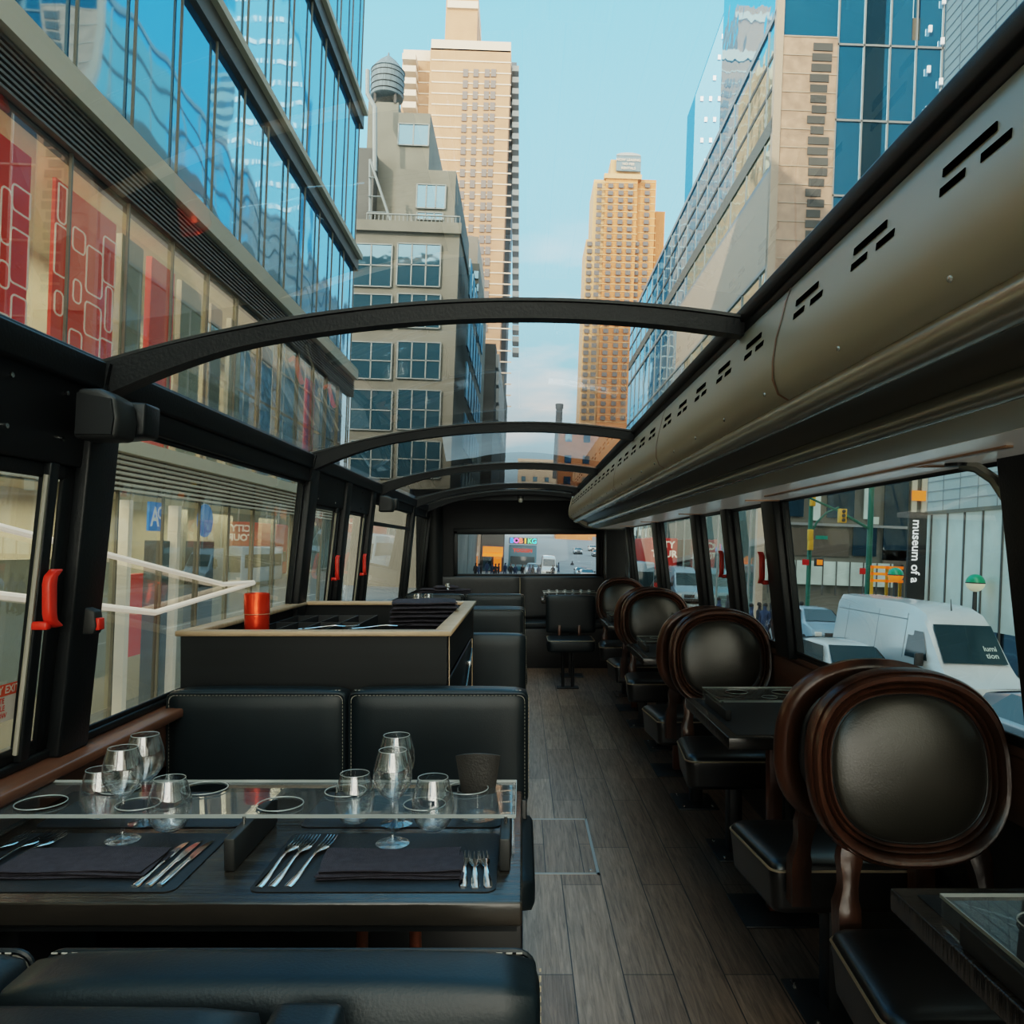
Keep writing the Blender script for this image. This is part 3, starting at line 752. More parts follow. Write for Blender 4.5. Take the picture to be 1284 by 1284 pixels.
# ---- placemats, napkins, cutlery
def placemat(label,x0,x1,y0,y1,z=TZ):
    o=tag(MB().prism([(p[0],p[1]) for p in rect_loop(-(x1-x0)/2,(x1-x0)/2,-(y1-y0)/2,(y1-y0)/2,.02,lambda u,v:(u,v))],'z',0,.0022).build('placemat',M['placemat'],None,bevel=.0006),label,'placemat','dark leather placemats on the large table')
    o.location=((x0+x1)/2,(y0+y1)/2,z)
placemat('dark placemat at front left of the large table, under a folded napkin',-1.13,-.655,1.495,1.80)
placemat('dark placemat at front right of the large table, under a folded napkin',-.515,-.050,1.495,1.80)
placemat('dark placemat at far left of the large table beyond the glass holder',-1.13,-.655,1.84,2.10)
placemat('dark placemat at far right of the large table beyond the glass holder',-.515,-.050,1.84,2.10)
def napkin(label,loc,w,d,h,rz=0,layers=3,group='folded charcoal napkins'):
    t=thing('napkin',label,'napkin',loc,rz,group)
    rnd=random.Random(hash(label)%99 if False else len(label))
    for k in range(layers):
        mb=MB(); nx,ny=14,6; z0=h*k/layers; z1=h*(k+1)/layers
        ww=w*(1-.015*k); dd=d*(1-.03*k); ph=rnd.random()*6
        def P(i,j,top):
            u=i/nx*2-1; v=j/ny*2-1
            e=max(abs(u)**8,abs(v)**8)
            zz=(z1-(z1-z0)*.45*e) if top else (z0+(z1-z0)*.25*e)
            zz+= .0012*math.sin(u*4+ph+v)*(1 if top else .6)+.001*math.sin(v*3+ph) + (.002 if k>=0 else 0)
            return (u*ww/2+.004*math.sin(v*2+ph),v*dd/2+.003*math.sin(u*3+ph),zz)
        G1=[[mb.b.verts.new(P(i,j,1)) for i in range(nx+1)] for j in range(ny+1)]
        G0=[[mb.b.verts.new(P(i,j,0)) for i in range(nx+1)] for j in range(ny+1)]
        for j in range(ny):
            for i in range(nx):
                mb.b.faces.new((G1[j][i],G1[j][i+1],G1[j+1][i+1],G1[j+1][i])); mb.b.faces.new((G0[j][i],G0[j+1][i],G0[j+1][i+1],G0[j][i+1]))
        for i in range(nx):
            mb.b.faces.new((G0[0][i],G0[0][i+1],G1[0][i+1],G1[0][i])); mb.b.faces.new((G0[ny][i+1],G0[ny][i],G1[ny][i],G1[ny][i+1]))
        for j in range(ny):
            mb.b.faces.new((G0[j+1][0],G0[j][0],G1[j][0],G1[j+1][0])); mb.b.faces.new((G0[j][nx],G0[j+1][nx],G1[j+1][nx],G1[j][nx]))
        mb.build('fold',M['napkin'],t,smooth=True,angle=60)
    return t
napkin('charcoal napkin folded on the front left placemat',(-.885,1.615,TZ+.002),.30,.135,.016)
napkin('charcoal napkin folded on the front right placemat',(-.262,1.605,TZ+.002),.285,.125,.018,.03)
def ribbon(mb,cl,th=.0014):
    R=[]
    for y,w,z in cl: R.append([(-w,y,z),(-w*.5,y,z-.0006),(w*.5,y,z-.0006),(w,y,z),(w*.85,y,z+th),(0,y,z+th*1.5),(-w*.85,y,z+th)])
    mb.rings(R)
def fork_mesh():
    mb=MB()
    ribbon(mb,[(0,.0065,.001),(.006,.0085,.001),(.03,.0075,.0015),(.06,.0045,.004),(.095,.0028,.008),(.115,.003,.009),(.127,.007,.0075),(.138,.0115,.006),(.150,.0125,.005)])
    for k in range(4):
        x=-.0104+k*.0069
        mb.rings([[(x-.0019,.148,.0045),(x+.0019,.148,.0045),(x+.0019,.148,.006),(x-.0019,.148,.006)],[(x-.0016,.172,.0035),(x+.0016,.172,.0035),(x+.0016,.172,.005),(x-.0016,.172,.005)],[(x-.0007,.197,.0075),(x+.0007,.197,.0075),(x+.0007,.197,.0085),(x-.0007,.197,.0085)]])
    return mb
def knife_mesh():
    mb=MB()
    ribbon(mb,[(0,.005,.001),(.005,.0075,.001),(.04,.007,.001),(.09,.005,.0015),(.10,.0055,.0015)],.004)
    R=[]
    for y,a,b in ((.098,-.005,.005),(.115,-.008,.006),(.14,-.0105,.006),(.17,-.010,.006),(.19,-.006,.006),(.202,.001,.0055),(.207,.004,.005)):
        R.append([(a,y,.002),(b,y,.0025),(b,y,.004),(a,y,.0026)])
    mb.rings(R); return mb
def spoonfork_mesh():
    mb=MB()
    ribbon(mb,[(0,.006,.001),(.008,.0085,.001),(.03,.0075,.0015),(.055,.0045,.005),(.07,.0035,.007),(.082,.007,.006),(.092,.010,.005),(.105,.0105,.0045)])
    for k in range(3):
        x=-.0075+k*.0075
        mb.rings([[(x-.0016,.104,.0045),(x+.0016,.104,.0045),(x+.0016,.104,.006),(x-.0016,.104,.006)],[(x-.0006,.135,.007),(x+.0006,.135,.007),(x+.0006,.135,.008),(x-.0006,.135,.008)]])
    return mb
fk=fork_mesh().build('fork',M['cutlery'],smooth=True,angle=50); kn=knife_mesh().build('knife',M['cutlery'],smooth=True,angle=50); sf=spoonfork_mesh().build('small_fork',M['cutlery'],smooth=True,angle=50)
firsts={}
def place(o,x,y,rz,label,cat,group):
    c=o if o.name not in firsts else o.copy()
    if o.name in firsts: COL.objects.link(c)
    else: firsts[o.name]=1
    c.location=(x,y,TZ+.0025); c.rotation_euler=(0,0,rz); k_=1.15 if cat=='knife' else (1.30 if 'small' not in group else 1.22); c.scale=(1.05,k_,1); tag(c,label,cat,group)
pos3=('left one','middle one','right one')
for k,(x0,y0,r) in enumerate(((-.500,1.510,-.05),(-.476,1.512,-.07),(-.445,1.512,-.10))):
    place(fk,x0,y0,r,'%s of the three forks on the front right placemat'%pos3[k],'fork','forks on the large table')
for k,(x0,y0,r) in enumerate(((-1.115,1.535,-.05),(-1.082,1.54,-.10),(-1.052,1.54,-.12))):
    place(fk,x0,y0,r,'%s of the three forks at the left edge of the front left placemat'%pos3[k],'fork','forks on the large table')
for k,(x0,y0,r) in enumerate(((-.735,1.51,-.02),(-.711,1.512,-.03),(-.689,1.514,-.04))):
    place(kn,x0,y0,r,'%s of the three knives on the front left placemat'%pos3[k],'knife','knives on the front left placemat')
for k,(x0,y0,r) in enumerate(((-.112,1.512,.05),(-.089,1.506,.07),(-.064,1.510,.11))):
    place(sf,x0,y0,r,'%s of the three small forks beside the napkin at right'%pos3[k],'fork','small forks on the front right placemat')

# ---- serving cabinet
k=thing('serving_cabinet','dark waist-high serving cabinet with pale wooden rim behind the near left bench','cabinet',(-.72,2.80,0))
ox=-.72
x0,x1,d=-.485,.46,1.53
b=MB(); b.box(x0+.005,x1-.005,.0,.02,0,1.085); b.box(x0+.005,x1-.005,d-.02,d,0,1.085); b.box(x0,x0+.02,.02,d-.02,0,1.085); b.box(x0+.02,x1-.03,.02,d-.02,.94,.95); b.box(x0+.02,x1-.03,.02,d-.02,0,.06)
b.box(x1-.028,x1-.01,.02,d-.02,.0,.12); b.box(x1-.028,x1-.01,.02,d-.02,.93,1.085)
b.build('carcass',M['kiosk'],k)
r=MB()
def mit(a0,a1,b0,b1,w,z0,z1):
    o=[(a0,b0),(a1,b0),(a1,b1),(a0,b1)]; i=[(a0+w,b0+w),(a1-w,b0+w),(a1-w,b1-w),(a0+w,b1-w)]
    for q in range(4):
        q2=(q+1)%4
        r.hexa([(o[q][0],o[q][1],z0),(o[q2][0],o[q2][1],z0),(i[q2][0],i[q2][1],z0),(i[q][0],i[q][1],z0),(o[q][0],o[q][1],z1),(o[q2][0],o[q2][1],z1),(i[q2][0],i[q2][1],z1),(i[q][0],i[q][1],z1)])
mit(x0-.01,x1+.01,-.012,d+.01,.062,1.085,1.103); r.build('rim',M['rim'],k,bevel=.0015,seg=1)
dr=MB().box(x1-.008,x1+.0,.05,1.30,.125,.925).build('door',M['kiosk'],k,bevel=.002)
MB().box(x1+.0,x1+.004,1.295,1.303,.125,.925).build('edge_band',M['rim'],dr)
MB().box(x1+.0,x1+.003,.018,.024,.0,1.08).build('edge_band',M['rim'],dr)
MB().tube([(x1+.012,.20,.62),(x1+.014,1.1,.90)],.004,6).build('stay_rod',M['steel'],dr)
for yy,zz in ((.93,.85),(.62,.76),(.14,.64)): MB().box(x1,x1+.02,yy,yy+.05,zz-.012,zz+.012).build('catch',M['steel'],dr,bevel=.003)
ct=thing('canister','bright red metal canister standing at the front left of the serving cabinet','canister',(-1.005,3.02,.951))
MB().lathe([(.001,0),(.045,0),(.046,.004),(.046,.195)],(0,0,0),32,caps=False).build('body',M['redmetal'],ct,smooth=True)
MB().lathe([(.0475,.195),(.0475,.268),(.045,.272),(.040,.272),(.038,.266),(.001,.266)],(0,0,0),32).build('lid',M['redmetal'],ct,smooth=True)
MB().tube([(.0472*math.cos(2*PI*i/32),.0472*math.sin(2*PI*i/32),.194) for i in range(32)],.0018,6,closed=True).build('band',M['copper'],ct)
tr=thing('cutlery_tray','black divided cutlery tray lying inside the serving cabinet','tray',(-.92,3.55,.951))
b=MB(); b.box(-.2,.2,-.30,.42,.04,.05)
for x in (-.2,-.1,0,.1,.195): b.box(x,x+.006,-.30,.42,.05,.105)
for y in (-.3,.06,.415): b.box(-.2,.2,y,y+.006,.05,.105)
b.box(-.17,.17,-.25,.37,0,.04)
b.build('tray',M['black'],tr)
for i in range(7):
    a=.06*random.random(); x=-.88-.17+i*.055; y=3.33+.28*(i%2)+.04*random.random()
    c=(kn if i%3==1 else fk).copy(); COL.objects.link(c); c.location=(x,y,1.003+(.05 if i%4==2 else 0)); c.rotation_euler=(0,0,(-1.2 if i%4==2 else -.2)+a)
    tag(c,'metal cutlery piece in the black tray inside the serving cabinet','cutlery','cutlery in the tray of the serving cabinet')
for i in range(5): napkin(('lowest','second lowest','middle','second highest','topmost')[i]+' folded black napkin of the stack at the right of the serving cabinet',(-.48+.006*i,3.75-.006*i,.952+.040*i),.30,.24,.038,.10+.05*math.sin(i*2),2)
napkin('flat black napkin at the front right inside the serving cabinet',(-.62,3.06,.952),.28,.20,.085,-.05,4)
napkin('dark folded napkin in the front middle of the serving cabinet',(-.80,3.02,.952),.2,.14,.06,.3,2)
# things on the far left tables
wine('left of two small stemmed glasses on the far left table beyond the cabinet',(-.94,7.2,TZ),.222,'small stemmed glasses on the far left table')
wine('right of two small stemmed glasses on the far left table beyond the cabinet',(-.845,7.2,TZ),.222,'small stemmed glasses on the far left table')
for i,(x,y,w,h) in enumerate(((-1.0,8.72,.25,.07),(-.83,8.70,.26,.10),(-.68,8.74,.22,.06))):
    napkin(('left','middle tallest','right')[i]+' dark napkin bundle on the table at the very back left',(x,y,.871),w,.18,h,.3*i,3)
wine('small glass beside the napkin bundles on the very back left table',(-.80,8.56,.871),.13)
wine('tall wine glass standing on the third right table',(1.00,TY[2]+.20,.752),.215)
tumbler('round stemless glass in the acrylic holder of the third right table',(.935,TY[2]+.02,.765),1.0)
tumbler('round stemless glass lying low on the fourth right table',(.93,TY[3]+.1,.765),.9)
for i in range(6):
    wine('one of six glasses crowded on the table behind the aisle bench',(.28+i*.085,8.46,.841),.10,'glasses on the table behind the aisle bench')
for i,y in enumerate((TY[0],TY[1]+.1,TY[2]+.1)):
    pass
# ================================================================== THE STREET OUTSIDE (the bus leans 2.2 degrees on the road camber)
EXT=[]
TH=math.radians(2.2); CT,ST=math.cos(TH),math.sin(TH)
def ext(o): EXT.append(o); return o
def S(x,y,Y):   # street-frame point seen in direction (x,y) at distance Y
    u,v=(x-655)/1000,(685-y)/1000
    return ((u*CT-v*ST)*Y, Y, CAMZ+(u*ST+v*CT)*Y)
GZ=-2.6
E=dict(
 asphalt=mat('asphalt',(.16,.17,.17),.8,var=.2,scale=.4), walk=mat('sidewalk',(.30,.29,.26),.85,var=.1,scale=1),
 blueglass=facade_glass('blue_curtain_glass',(.50,.78,.96),.03,.04,.25,.35,(.03,.22,.42)),
 greenglass=facade_glass('green_curtain_glass',(.55,.68,.66),.04,.06,.3,.35,(.22,.29,.26)),
 darkglass=facade_glass('dark_window_glass',(.22,.36,.46),.05,.03,.5,.5,(.02,.055,.08)),
 storeglass=glass('store_glass',(.74,.80,.74),1.6,haze=.03,hazecol=(.8,.85,.8),boost=1.8),
 mull=mat('mullion_bronze',(.16,.145,.11),.5,.3), mull_l=mat('mullion_grey',(.30,.32,.32),.5,.3),
 cream=mat('cream_wall',(.50,.46,.35),.7,emis=.05,ecol=(.9,.75,.5)), ledge=mat('cream_ledge',(.55,.49,.37),.6),  # cream wall glows slightly, imitating lamplight inside the store
 louver=mat('bronze_louver',(.11,.09,.07),.5), louver_l=mat('pale_louver',(.45,.42,.33),.6,emis=.05,ecol=(.8,.75,.6)),  # pale louvre glow added to brighten the storefront
 redp=mat('red_banner',(.68,.045,.02),.6,emis=.30,ecol=(.8,.05,.02)), whitel=mat('white_line',(.8,.7,.6),.6,emis=.35,ecol=(.9,.75,.6)),  # emission lifts banner and line colours as if lit from the shop
 stonegrey=mat('grey_stone',(.17,.165,.14),.85,var=.15,scale=.3), stonedark=mat('dark_stone',(.09,.092,.088),.85,var=.2,scale=.3),
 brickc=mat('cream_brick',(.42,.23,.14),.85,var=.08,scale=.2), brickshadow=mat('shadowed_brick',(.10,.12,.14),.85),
 slab=mat('white_slab',(.60,.48,.38),.8), bricko=mat('orange_brick',(.52,.20,.085),.85,var=.12,scale=.15), brickp=mat('pale_brick',(.56,.33,.18),.85),
 stonec=mat('cream_stone',(.46,.37,.29),.8), brickrefl=mat('tan_brick_reflection',(.42,.28,.20),.6,var=.25,scale=1.6,emis=.05,ecol=(.8,.6,.45)),  # tan colour with a slight glow imitates brick mirrored in glass
 tank=mat('tank_wood',(.13,.17,.19),.8,var=.3,scale=3,stretch=(3,3,.3)), railm=mat('rail_grey',(.22,.25,.25),.5),
 tile=mat('museum_tile',(.52,.55,.50),.5), frost=mat('frosted_panel',(.50,.60,.55),.25,var=.25,scale=.6,emis=.10,ecol=(.7,.85,.75)),
 green=mat('signal_green',(.01,.12,.08),.5), yellow=mat('signal_yellow',(.70,.38,.03),.5), amber=mat('amber_lamp',(.9,.22,.02),.4,emis=.45),
 vanw=mat('white_vehicle_paint',(.62,.66,.66),.25,coat=.6), bluep=mat('pale_blue_paint',(.30,.42,.50),.25,coat=.6), greyp=mat('blue_grey_paint',(.16,.22,.27),.2,.3,coat=.8),
 cargl=mat('car_glass',(.015,.04,.05),.12,spec=.5), tyre=mat('tyre',(.015,.015,.015),.8), plast=mat('dark_plastic',(.03,.03,.03),.6),
 lampw=mat('headlamp',(.8,.8,.75),.2), lampr=mat('tail_lamp',(.6,.02,.02),.3), bus_red=mat('bus_red',(.55,.04,.03),.4), bus_blue=mat('bus_blue',(.06,.20,.28),.4),
)
g=struct(MB().box(-200,300,-60,110,GZ-.1,GZ).build('ground',E['asphalt'])); ext(g)
g=struct(MB().quad((-200,110,GZ),(300,110,GZ),(300,330,GZ+10),(-200,330,GZ+10)).build('ground',E['asphalt'])); ext(g)
for x0,x1,y0,y1 in ((-6,-3.6,-40,27.2),(-6,-3.6,35,110),(12.2,14,-30,27.7),(12.4,14,47.5,110)):
    ext(struct(MB().box(x0,x1,y0,y1,GZ,GZ+.15).build('ground',E['walk'])))
lm=MB()
for y in range(12,110,7):
    for x in (2.6,6.75): lm.box(x-.06,x+.06,y,y+3,GZ,GZ+.012)
o=tag(lm.build('lane_marking',mat('road_paint',(.6,.6,.55),.8)),'white dashed lane lines painted on the grey street','road marking'); ext(o); o['kind']='stuff'

# ---------------- left glass building
lb=ext(thing('glass_building','tall blue glass building with cream ledges and red banners, close outside the left windows','building',(-6,0,GZ)))
def lp(mb,name,m,par=lb,**k):
    o=mb.build(name,m,par,**k)
    if par==lb: o.location=(6,0,-GZ)
    return o
H=lambda h: CAMZ+h
YA,YB=-40,27.2
mb=MB(); mb.box(-30,-9.2,YA,YB,GZ,H(40)); mb.box(-9.3,-6.15,YA,YB,H(5.1),H(5.7)); mb.box(-9.3,-6.15,YA,YB,H(.7),H(1.2)); mb.box(-9.3,-6.1,YB-.3,YB,GZ,H(40)); mb.box(-9.3,-6.15,YA,YB,H(39.5),H(40)); mb.box(-9.3,-6.1,YA,YA+.3,GZ,H(40))
lp(mb,'wall',E['cream'])
for z0,z1 in ((5.8,9.3),(9.7,14.2),(14.6,20),(20.4,26),(26.4,32),(32.4,39.5)):
    lp(MB().quad((-6.08,YA,H(z0)),(-6.08,YB,H(z0)),(-6.08,YB,H(z1)),(-6.08,YA,H(z1))),'curtain_glass',E['blueglass'])
lp(MB().quad((-6.05,YA,H(1.35)),(-6.05,YB,H(1.35)),(-6.05,YB,H(5.05)),(-6.05,YA,H(5.05))),'store_glass',E['storeglass'])
lp(MB().quad((-6.05,YA,GZ),(-6.05,YB,GZ),(-6.05,YB,H(.6)),(-6.05,YA,H(.6))),'store_glass',E['storeglass'])
for z0,z1,m in ((5.45,5.8,'ledge'),(9.55,9.72,'ledge'),(14.45,14.62,'ledge'),(20,20.4,'ledge'),(26,26.4,'ledge'),(32,32.4,'ledge'),(1.15,1.36,'ledge')):
    lp(MB().box(-6.2,-5.82,YA,YB,H(z0),H(z1)),'ledge',E[m])
for z0,z1 in ((9.15,9.55),(14.0,14.45)): lp(MB().box(-6.2,-5.95,YA,YB,H(z0),H(z1)),'spandrel',E['louver'])
b_=lp(MB().box(-6.2,-6.06,YA,YB,H(4.8),H(5.45)),'spandrel',E['stonedark'])
mb=MB(); z=4.85
while z<5.45: mb.box(-6.04,-5.93,YA,YB,H(z),H(z+.035)); z+=.075
lp(mb,'louvres',E['louver'])
b_=lp(MB().box(-6.2,-6.06,YA,YB,H(.58),H(1.15)),'spandrel',E['louver'])
mb=MB(); z=.60
while z<1.14: mb.box(-6.05,-5.93,YA,YB,H(z),H(z+.035)); z+=.08
lp(mb,'louvres',E['louver_l'])
y=8.8-1.5*30; k=0
while y<YB:
    if y>2: lp(MB().box(-6.04,-6.0,y,y+.035,GZ,H(24)),'mullion',E['mull'])
    y+=1.5
for y0,y1 in ((4.6,6.2),(6.9,8.6),(9.0,10.26),(10.8,12.4)):
    pn=lp(MB().box(-6.55,-6.5,y0,y1,H(1.35),H(4.75)),'red_banner',E['redp'])
    rnd=random.Random(int(y0*10)); mb=MB()
    def rr(cy,cz,w,h,r):
        return rect_loop(cy-w,cy+w,cz-h,cz+h,r,lambda a,c:(-6.49,a,c),3)
    for i in range(17):
        w=rnd.choice((.10,.16,.22)); h=rnd.choice((.16,.24,.34)); cy=y0+.15+(i%4)*(y1-y0-.3)/3; cz=H(1.65+ (i//4)*.72 + (i%4%2)*.3)
        mb.tube([(p[0],max(y0+.01,min(y1-.01,p[1])),min(H(4.7),p[2])) for p in rr(cy,cz,w,h,.07)],.014,4,closed=True)
    mb.build('maze_pattern',E['whitel'],pn)
cols=((12.6,13.3,'cream'),(13.6,14.5,'redp'),(14.8,15.7,'cream'),(16.2,16.8,'stonec'),(17.3,18.6,'cream'),(19.4,20.2,'stonec'),(21,22.6,'cream'),(23.5,24.3,'redp'),(25,26.5,'cream'))
for y0,y1,m in cols: lp(MB().box(-6.6,-6.5,y0,y1,H(1.35),H(4.7)),'wall_panel',E[m])  # panels stand in for curtains and a cream building reflected in the glass
# ground floor of the store
for y0,y1,z0,z1,x,m in ((9.2,12.7,-2.3,-.42,-6.5,'cream'),(3.2,9.1,-2.6,-.35,-6.5,'cream'),(16.6,17.1,-4,.5,-7.2,'cream'),(19.0,20.6,-4,.5,-7.5,'cream'),(22,23.3,-4,.5,-7.2,'cream'),(25,27,-4,.5,-6.6,'cream'),(2,2.6,-4,.5,-7,'stonec')):
    lp(MB().box(x-.1,x,y0,y1,H(z0),H(z1)),'partition',E[m])
for y in (12.78,14.6,): lp(MB().box(-6.5,-6.32,y,y+.14,GZ,H(.5)),'post',E['whitel'])
lp(MB().box(-6.9,-6.8,13.2,14.4,H(-2.2),H(-.75)),'poster',E['redp'])
for y in (14.25,16.0): lp(MB().box(-6.75,-6.45,y,y+.7,GZ,H(-.15)),'kiosk_post',E['stonedark'])
lp(MB().tube([(-5.9,8.8,H(.02)),(-5.9,15.8,H(-.98)),(-5.9,17.6,H(-1.02))],.045,8),'handrail',E['whitel'])
lp(MB().tube([(-5.9,8.8,H(-.75)),(-5.9,12.9,H(-1.30)),(-5.9,17.6,H(-1.04))],.05,8),'handrail',E['whitel'])
EB=mat('subway_blue',(.01,.20,.75),.4,emis=.35,ecol=(.02,.28,.9)); EW=mat('letter_white',(.9,.9,.9),.4,emis=.4)
sg=lp(MB().box(-6.42,-6.38,13.6,14.05,H(.02),H(.52)),'subway_sign',EB)
text_mesh('letter','A',.46,EW,sg,frame_mtx((-6.37,13.80,H(.25)),(0,1,0),(0,0,1)),bold=.012)
text_mesh('letter','C',.30,EW,sg,frame_mtx((-6.37,13.99,H(.33)),(0,1,0),(0,0,1)),bold=.008)
cc=MB(); R=[[(-6.42+d,16.05+.36*math.cos(a*PI/16),H(.27)+.33*math.sin(a*PI/16)) for a in range(32)] for d in (0,.04)]; cc.rings(R)
lp(cc,'round_sign',EB)
for nm,z,e in (('store_fill',5.0,900),('store_fill',.5,700)):  # unseen area lights added to warm and brighten the storefront
    for yy in (6,14,22):
        li=bpy.data.lights.new(nm,'AREA'); li.shape='RECTANGLE'; li.size=2.2; li.size_y=7; li.energy=e*.25; li.color=(1,.83,.60)
        lo=bpy.data.objects.new(nm,li); COL.objects.link(lo); lo.parent=lb; lo.location=(-7.6+6,yy,H(z)-GZ)

# ---------------- grey loft building with the water tank
def blk(mb,a,b,depth,zb=GZ,mi=0):
    """block whose front face spans seen corners a=(x,y,Y) top-left, b=(x,y) top-right"""
    p=S(*a); q=S(b[0],b[1],a[2]); mb.box(p[0],q[0],a[2],a[2]+depth,zb,(p[2]+q[2])/2,mi); return p,q
gb=ext(thing('loft_building','grey concrete loft building with stepped terraces and large blue windows, beyond the left glass building','building',(-10,70,GZ)))
def at_(par,ox): 
    def f(mb,name,m,p2=None,**k):
        o=mb.build(name,m,p2 or par,**k)
        if p2 is None: o.location=(-ox[0],-ox[1],-ox[2])
        return o
    return f
gp=at_(gb,(-10,70,GZ))
mb=MB(); blk(mb,(400,278,70),(577,278),26); gp(mb,'wall',E['stonegrey'])
mb=MB(); blk(mb,(395,276,69.6),(579,276),26.6,zb=S(500,292,70)[2]); gp(mb,'cornice',E['stonegrey'])
mb=MB(); blk(mb,(497,210,74),(572,216),18); gp(mb,'terrace_block',E['stonegrey'])
mb=MB(); blk(mb,(462,140,78),(540,142),14); blk(mb,(462,128,79),(500,128),10); gp(mb,'upper_block',E['stonegrey'])
mb=MB(); blk(mb,(430,185,76),(470,185),10); gp(mb,'rear_block',E['stonedark'])
def win(px0,px1,py0,py1,Y,nx=2,ny=1,m='darkglass',fr='railm'):
    a=S(px0,py0,Y-.12); b=S(px1,py1,Y-.12); x0,x1,z1,z0=a[0],b[0],a[2],b[2]
    o=gp(MB().box(x0,x1,Y-.12,Y-.05,z0,z1),'window',E[m]); f=MB(); t=.06
    for i in range(nx+1): xx=x0+(x1-x0)*i/nx; f.box(xx-t,xx+t,Y-.2,Y-.1,z0,z1)
    for j in range(ny+1): zz=z0+(z1-z0)*j/ny; f.box(x0,x1,Y-.2,Y-.1,zz-t*.8,zz+t*.8)
    f.build('glazing_bars',E[fr],o)
win(500,537,155,183,78); win(523,558,231,262,74,3,1); win(523,555,266,276,74,3,1)
for y0,y1 in ((305,360),(368,412),(428,476),(488,540),(552,600)):
    win(440,490,y0,y1,70,2,2); win(499,551,y0,y1,70,3,2)
mb=MB()
a=S(460,268,69.8); b=S(577,268,69.8)
for i in range(24): xx=a[0]+(b[0]-a[0])*i/23; mb.box(xx-.03,xx+.03,69.8,69.9,a[2]-1.0,a[2]+.1)
mb.box(a[0],b[0],69.75,69.9,a[2],a[2]+.1); gp(mb,'terrace_railing',E['railm'])
mb=MB(); a=S(464,200,69.9); b=S(490,278,69.9); mb.tube([a,b],.12,6); a=S(464,200,70.2); c=S(464,278,70.2); mb.tube([a,c],.12,6)
for t_ in (.3,.6,.85):
    q=Vector(a).lerp(Vector(b),t_); mb.tube([(a[0],70,q.z),(q.x,70,q.z)],.06,4)
gp(mb,'fire_stair',E['railm'])
mb=MB(); a=S(461,88,75); b=S(461,118,75); c=S(470,135,75); d_=S(470,215,75); mb.tube([a,b,c,d_],.22,8); gp(mb,'vent_pipe',E['railm'])
mb=MB(); X=-5.75
for i in range(6):
    for j in range(5):
        y0=71.5+i*4; z0=H(4+j*4.6)
        o=gp(MB().box(X,X+.15,y0,y0+2.6,z0,z0+3.2),'side_window',E['darkglass'])
wt=ext(thing('water_tank','round wooden rooftop water tank with a cone lid on the grey loft building','water tank',S(485,131,80)))
MB().lathe([(1.5,.5),(1.62,.6),(1.66,3.1),(1.6,3.2)],(0,0,0),28,caps=True).build('barrel',E['tank'],wt,smooth=True)
MB().lathe([(1.66,3.15),(1.72,3.2),(.9,4.2),(.10,4.9),(.06,5.2)],(0,0,0),28,caps=True).build('cone_lid',E['tank'],wt,smooth=True)
mb=MB(); [mb.lathe([(1.66,z),(1.70,z+.05),(1.66,z+.1)],(0,0,0),28) for z in (.9,1.5,2.1,2.7)]; mb.build('hoops',E['plast'],wt)
for x,y in ((-1,-1),(1,-1),(-1,1),(1,1)): MB().box(x*1.0-.12,x*1.0+.12,y-.12,y+.12,-.4,.62).build('leg',E['plast'],wt)
g2=ext(thing('office_building','grey stepped building behind the loft building, its side wall running down the street','building',(-9,97,GZ)))
def g2p(mb,name,m):
    o=mb.build(name,m,g2); o.location=(9,-97,-GZ); return o
mb=MB(); blk(mb,(560,296,98),(600,296),16); mb2=MB(); g2p(mb,'wall',E['stonec'])
mb=MB(); blk(mb,(572,330,96.5),(601,330),20); g2p(mb,'lower_wall',E['stonegrey'])
mb=MB(); blk(mb,(560,430,117),(622,430),40); blk(mb,(560,470,158),(632,470),35); g2p(mb,'rear_wall',E['stonedark'])
for i in range(8):
    for j in range(4):
        a=S(622,445+j*22,117); g2p(MB().box(a[0]-.02,a[0]+.4,118+i*4.6,120.6+i*4.6,a[2]-1.6,a[2]+.4),'balcony',E['mull_l'])
for i in range(2):
    for j in range(6): 
        a=S(583+i*12,340+j*16,96.4); g2p(MB().box(a[0]-.5,a[0]+.5,96.3,96.5,a[2]-.9,a[2]),'window',E['darkglass'])

# ---------------- tall towers
def tower(name,label,Y,parts,wins,wsize,bands,wm,bandm,cat='tower'):
    base=S((parts[0][0]+parts[0][2])/2,685,Y); t=ext(thing('tower',label,cat,(base[0],Y,GZ)))
    def add(mb,n,m,par=None):
        o=mb.build(n,m,par or t)
        if par is None: o.location=(-base[0],-Y,-GZ)
        return o
    for x0,y0,x1,y1,dy,dep,m,n in parts:
        a=S(x0,y0,Y+dy); b=S(x1,y0,Y+dy); c=S(x0,y1,Y+dy)
        add(MB().box(a[0],b[0],Y+dy,Y+dy+dep,c[2],a[2]),n,m)
    for x0,x1,ys,dy in bands:
        mb=MB()
        for y in ys:
            a=S(x0,y,Y+dy); b=S(x1,y,Y+dy); mb.box(a[0],b[0],Y+dy-.12,Y+dy,a[2]-.15,a[2]+.15)
        add(mb,'slab_bands',bandm)
    me=None; cnt=0; rest=MB()
    for x,y,dy in wins:
        a=S(x,y,Y+dy); w,h=wsize
        if cnt<98:
            if me is None:
                first=MB().box(-w/2,w/2,-.25,.1,-h/2,h/2).build('window',wm,t); me=first
                o=first
            else: o=me.copy(); COL.objects.link(o)
            o.location=(a[0]-base[0],dy,a[2]-GZ)
        else: rest.box(a[0]-w/2,a[0]+w/2,Y+dy-.25,Y+dy+.1,a[2]-h/2,a[2]+h/2)
        cnt+=1
    if cnt>98: o=add(rest,'window',wm); o['kind']='stuff'
    return t,add
wins=[(x+(y-90)*-.033,y,0) for y in [92+13.9*i for i in range(26)] for x in (584,597,611,619)][:98]
wins=[w for w in wins]
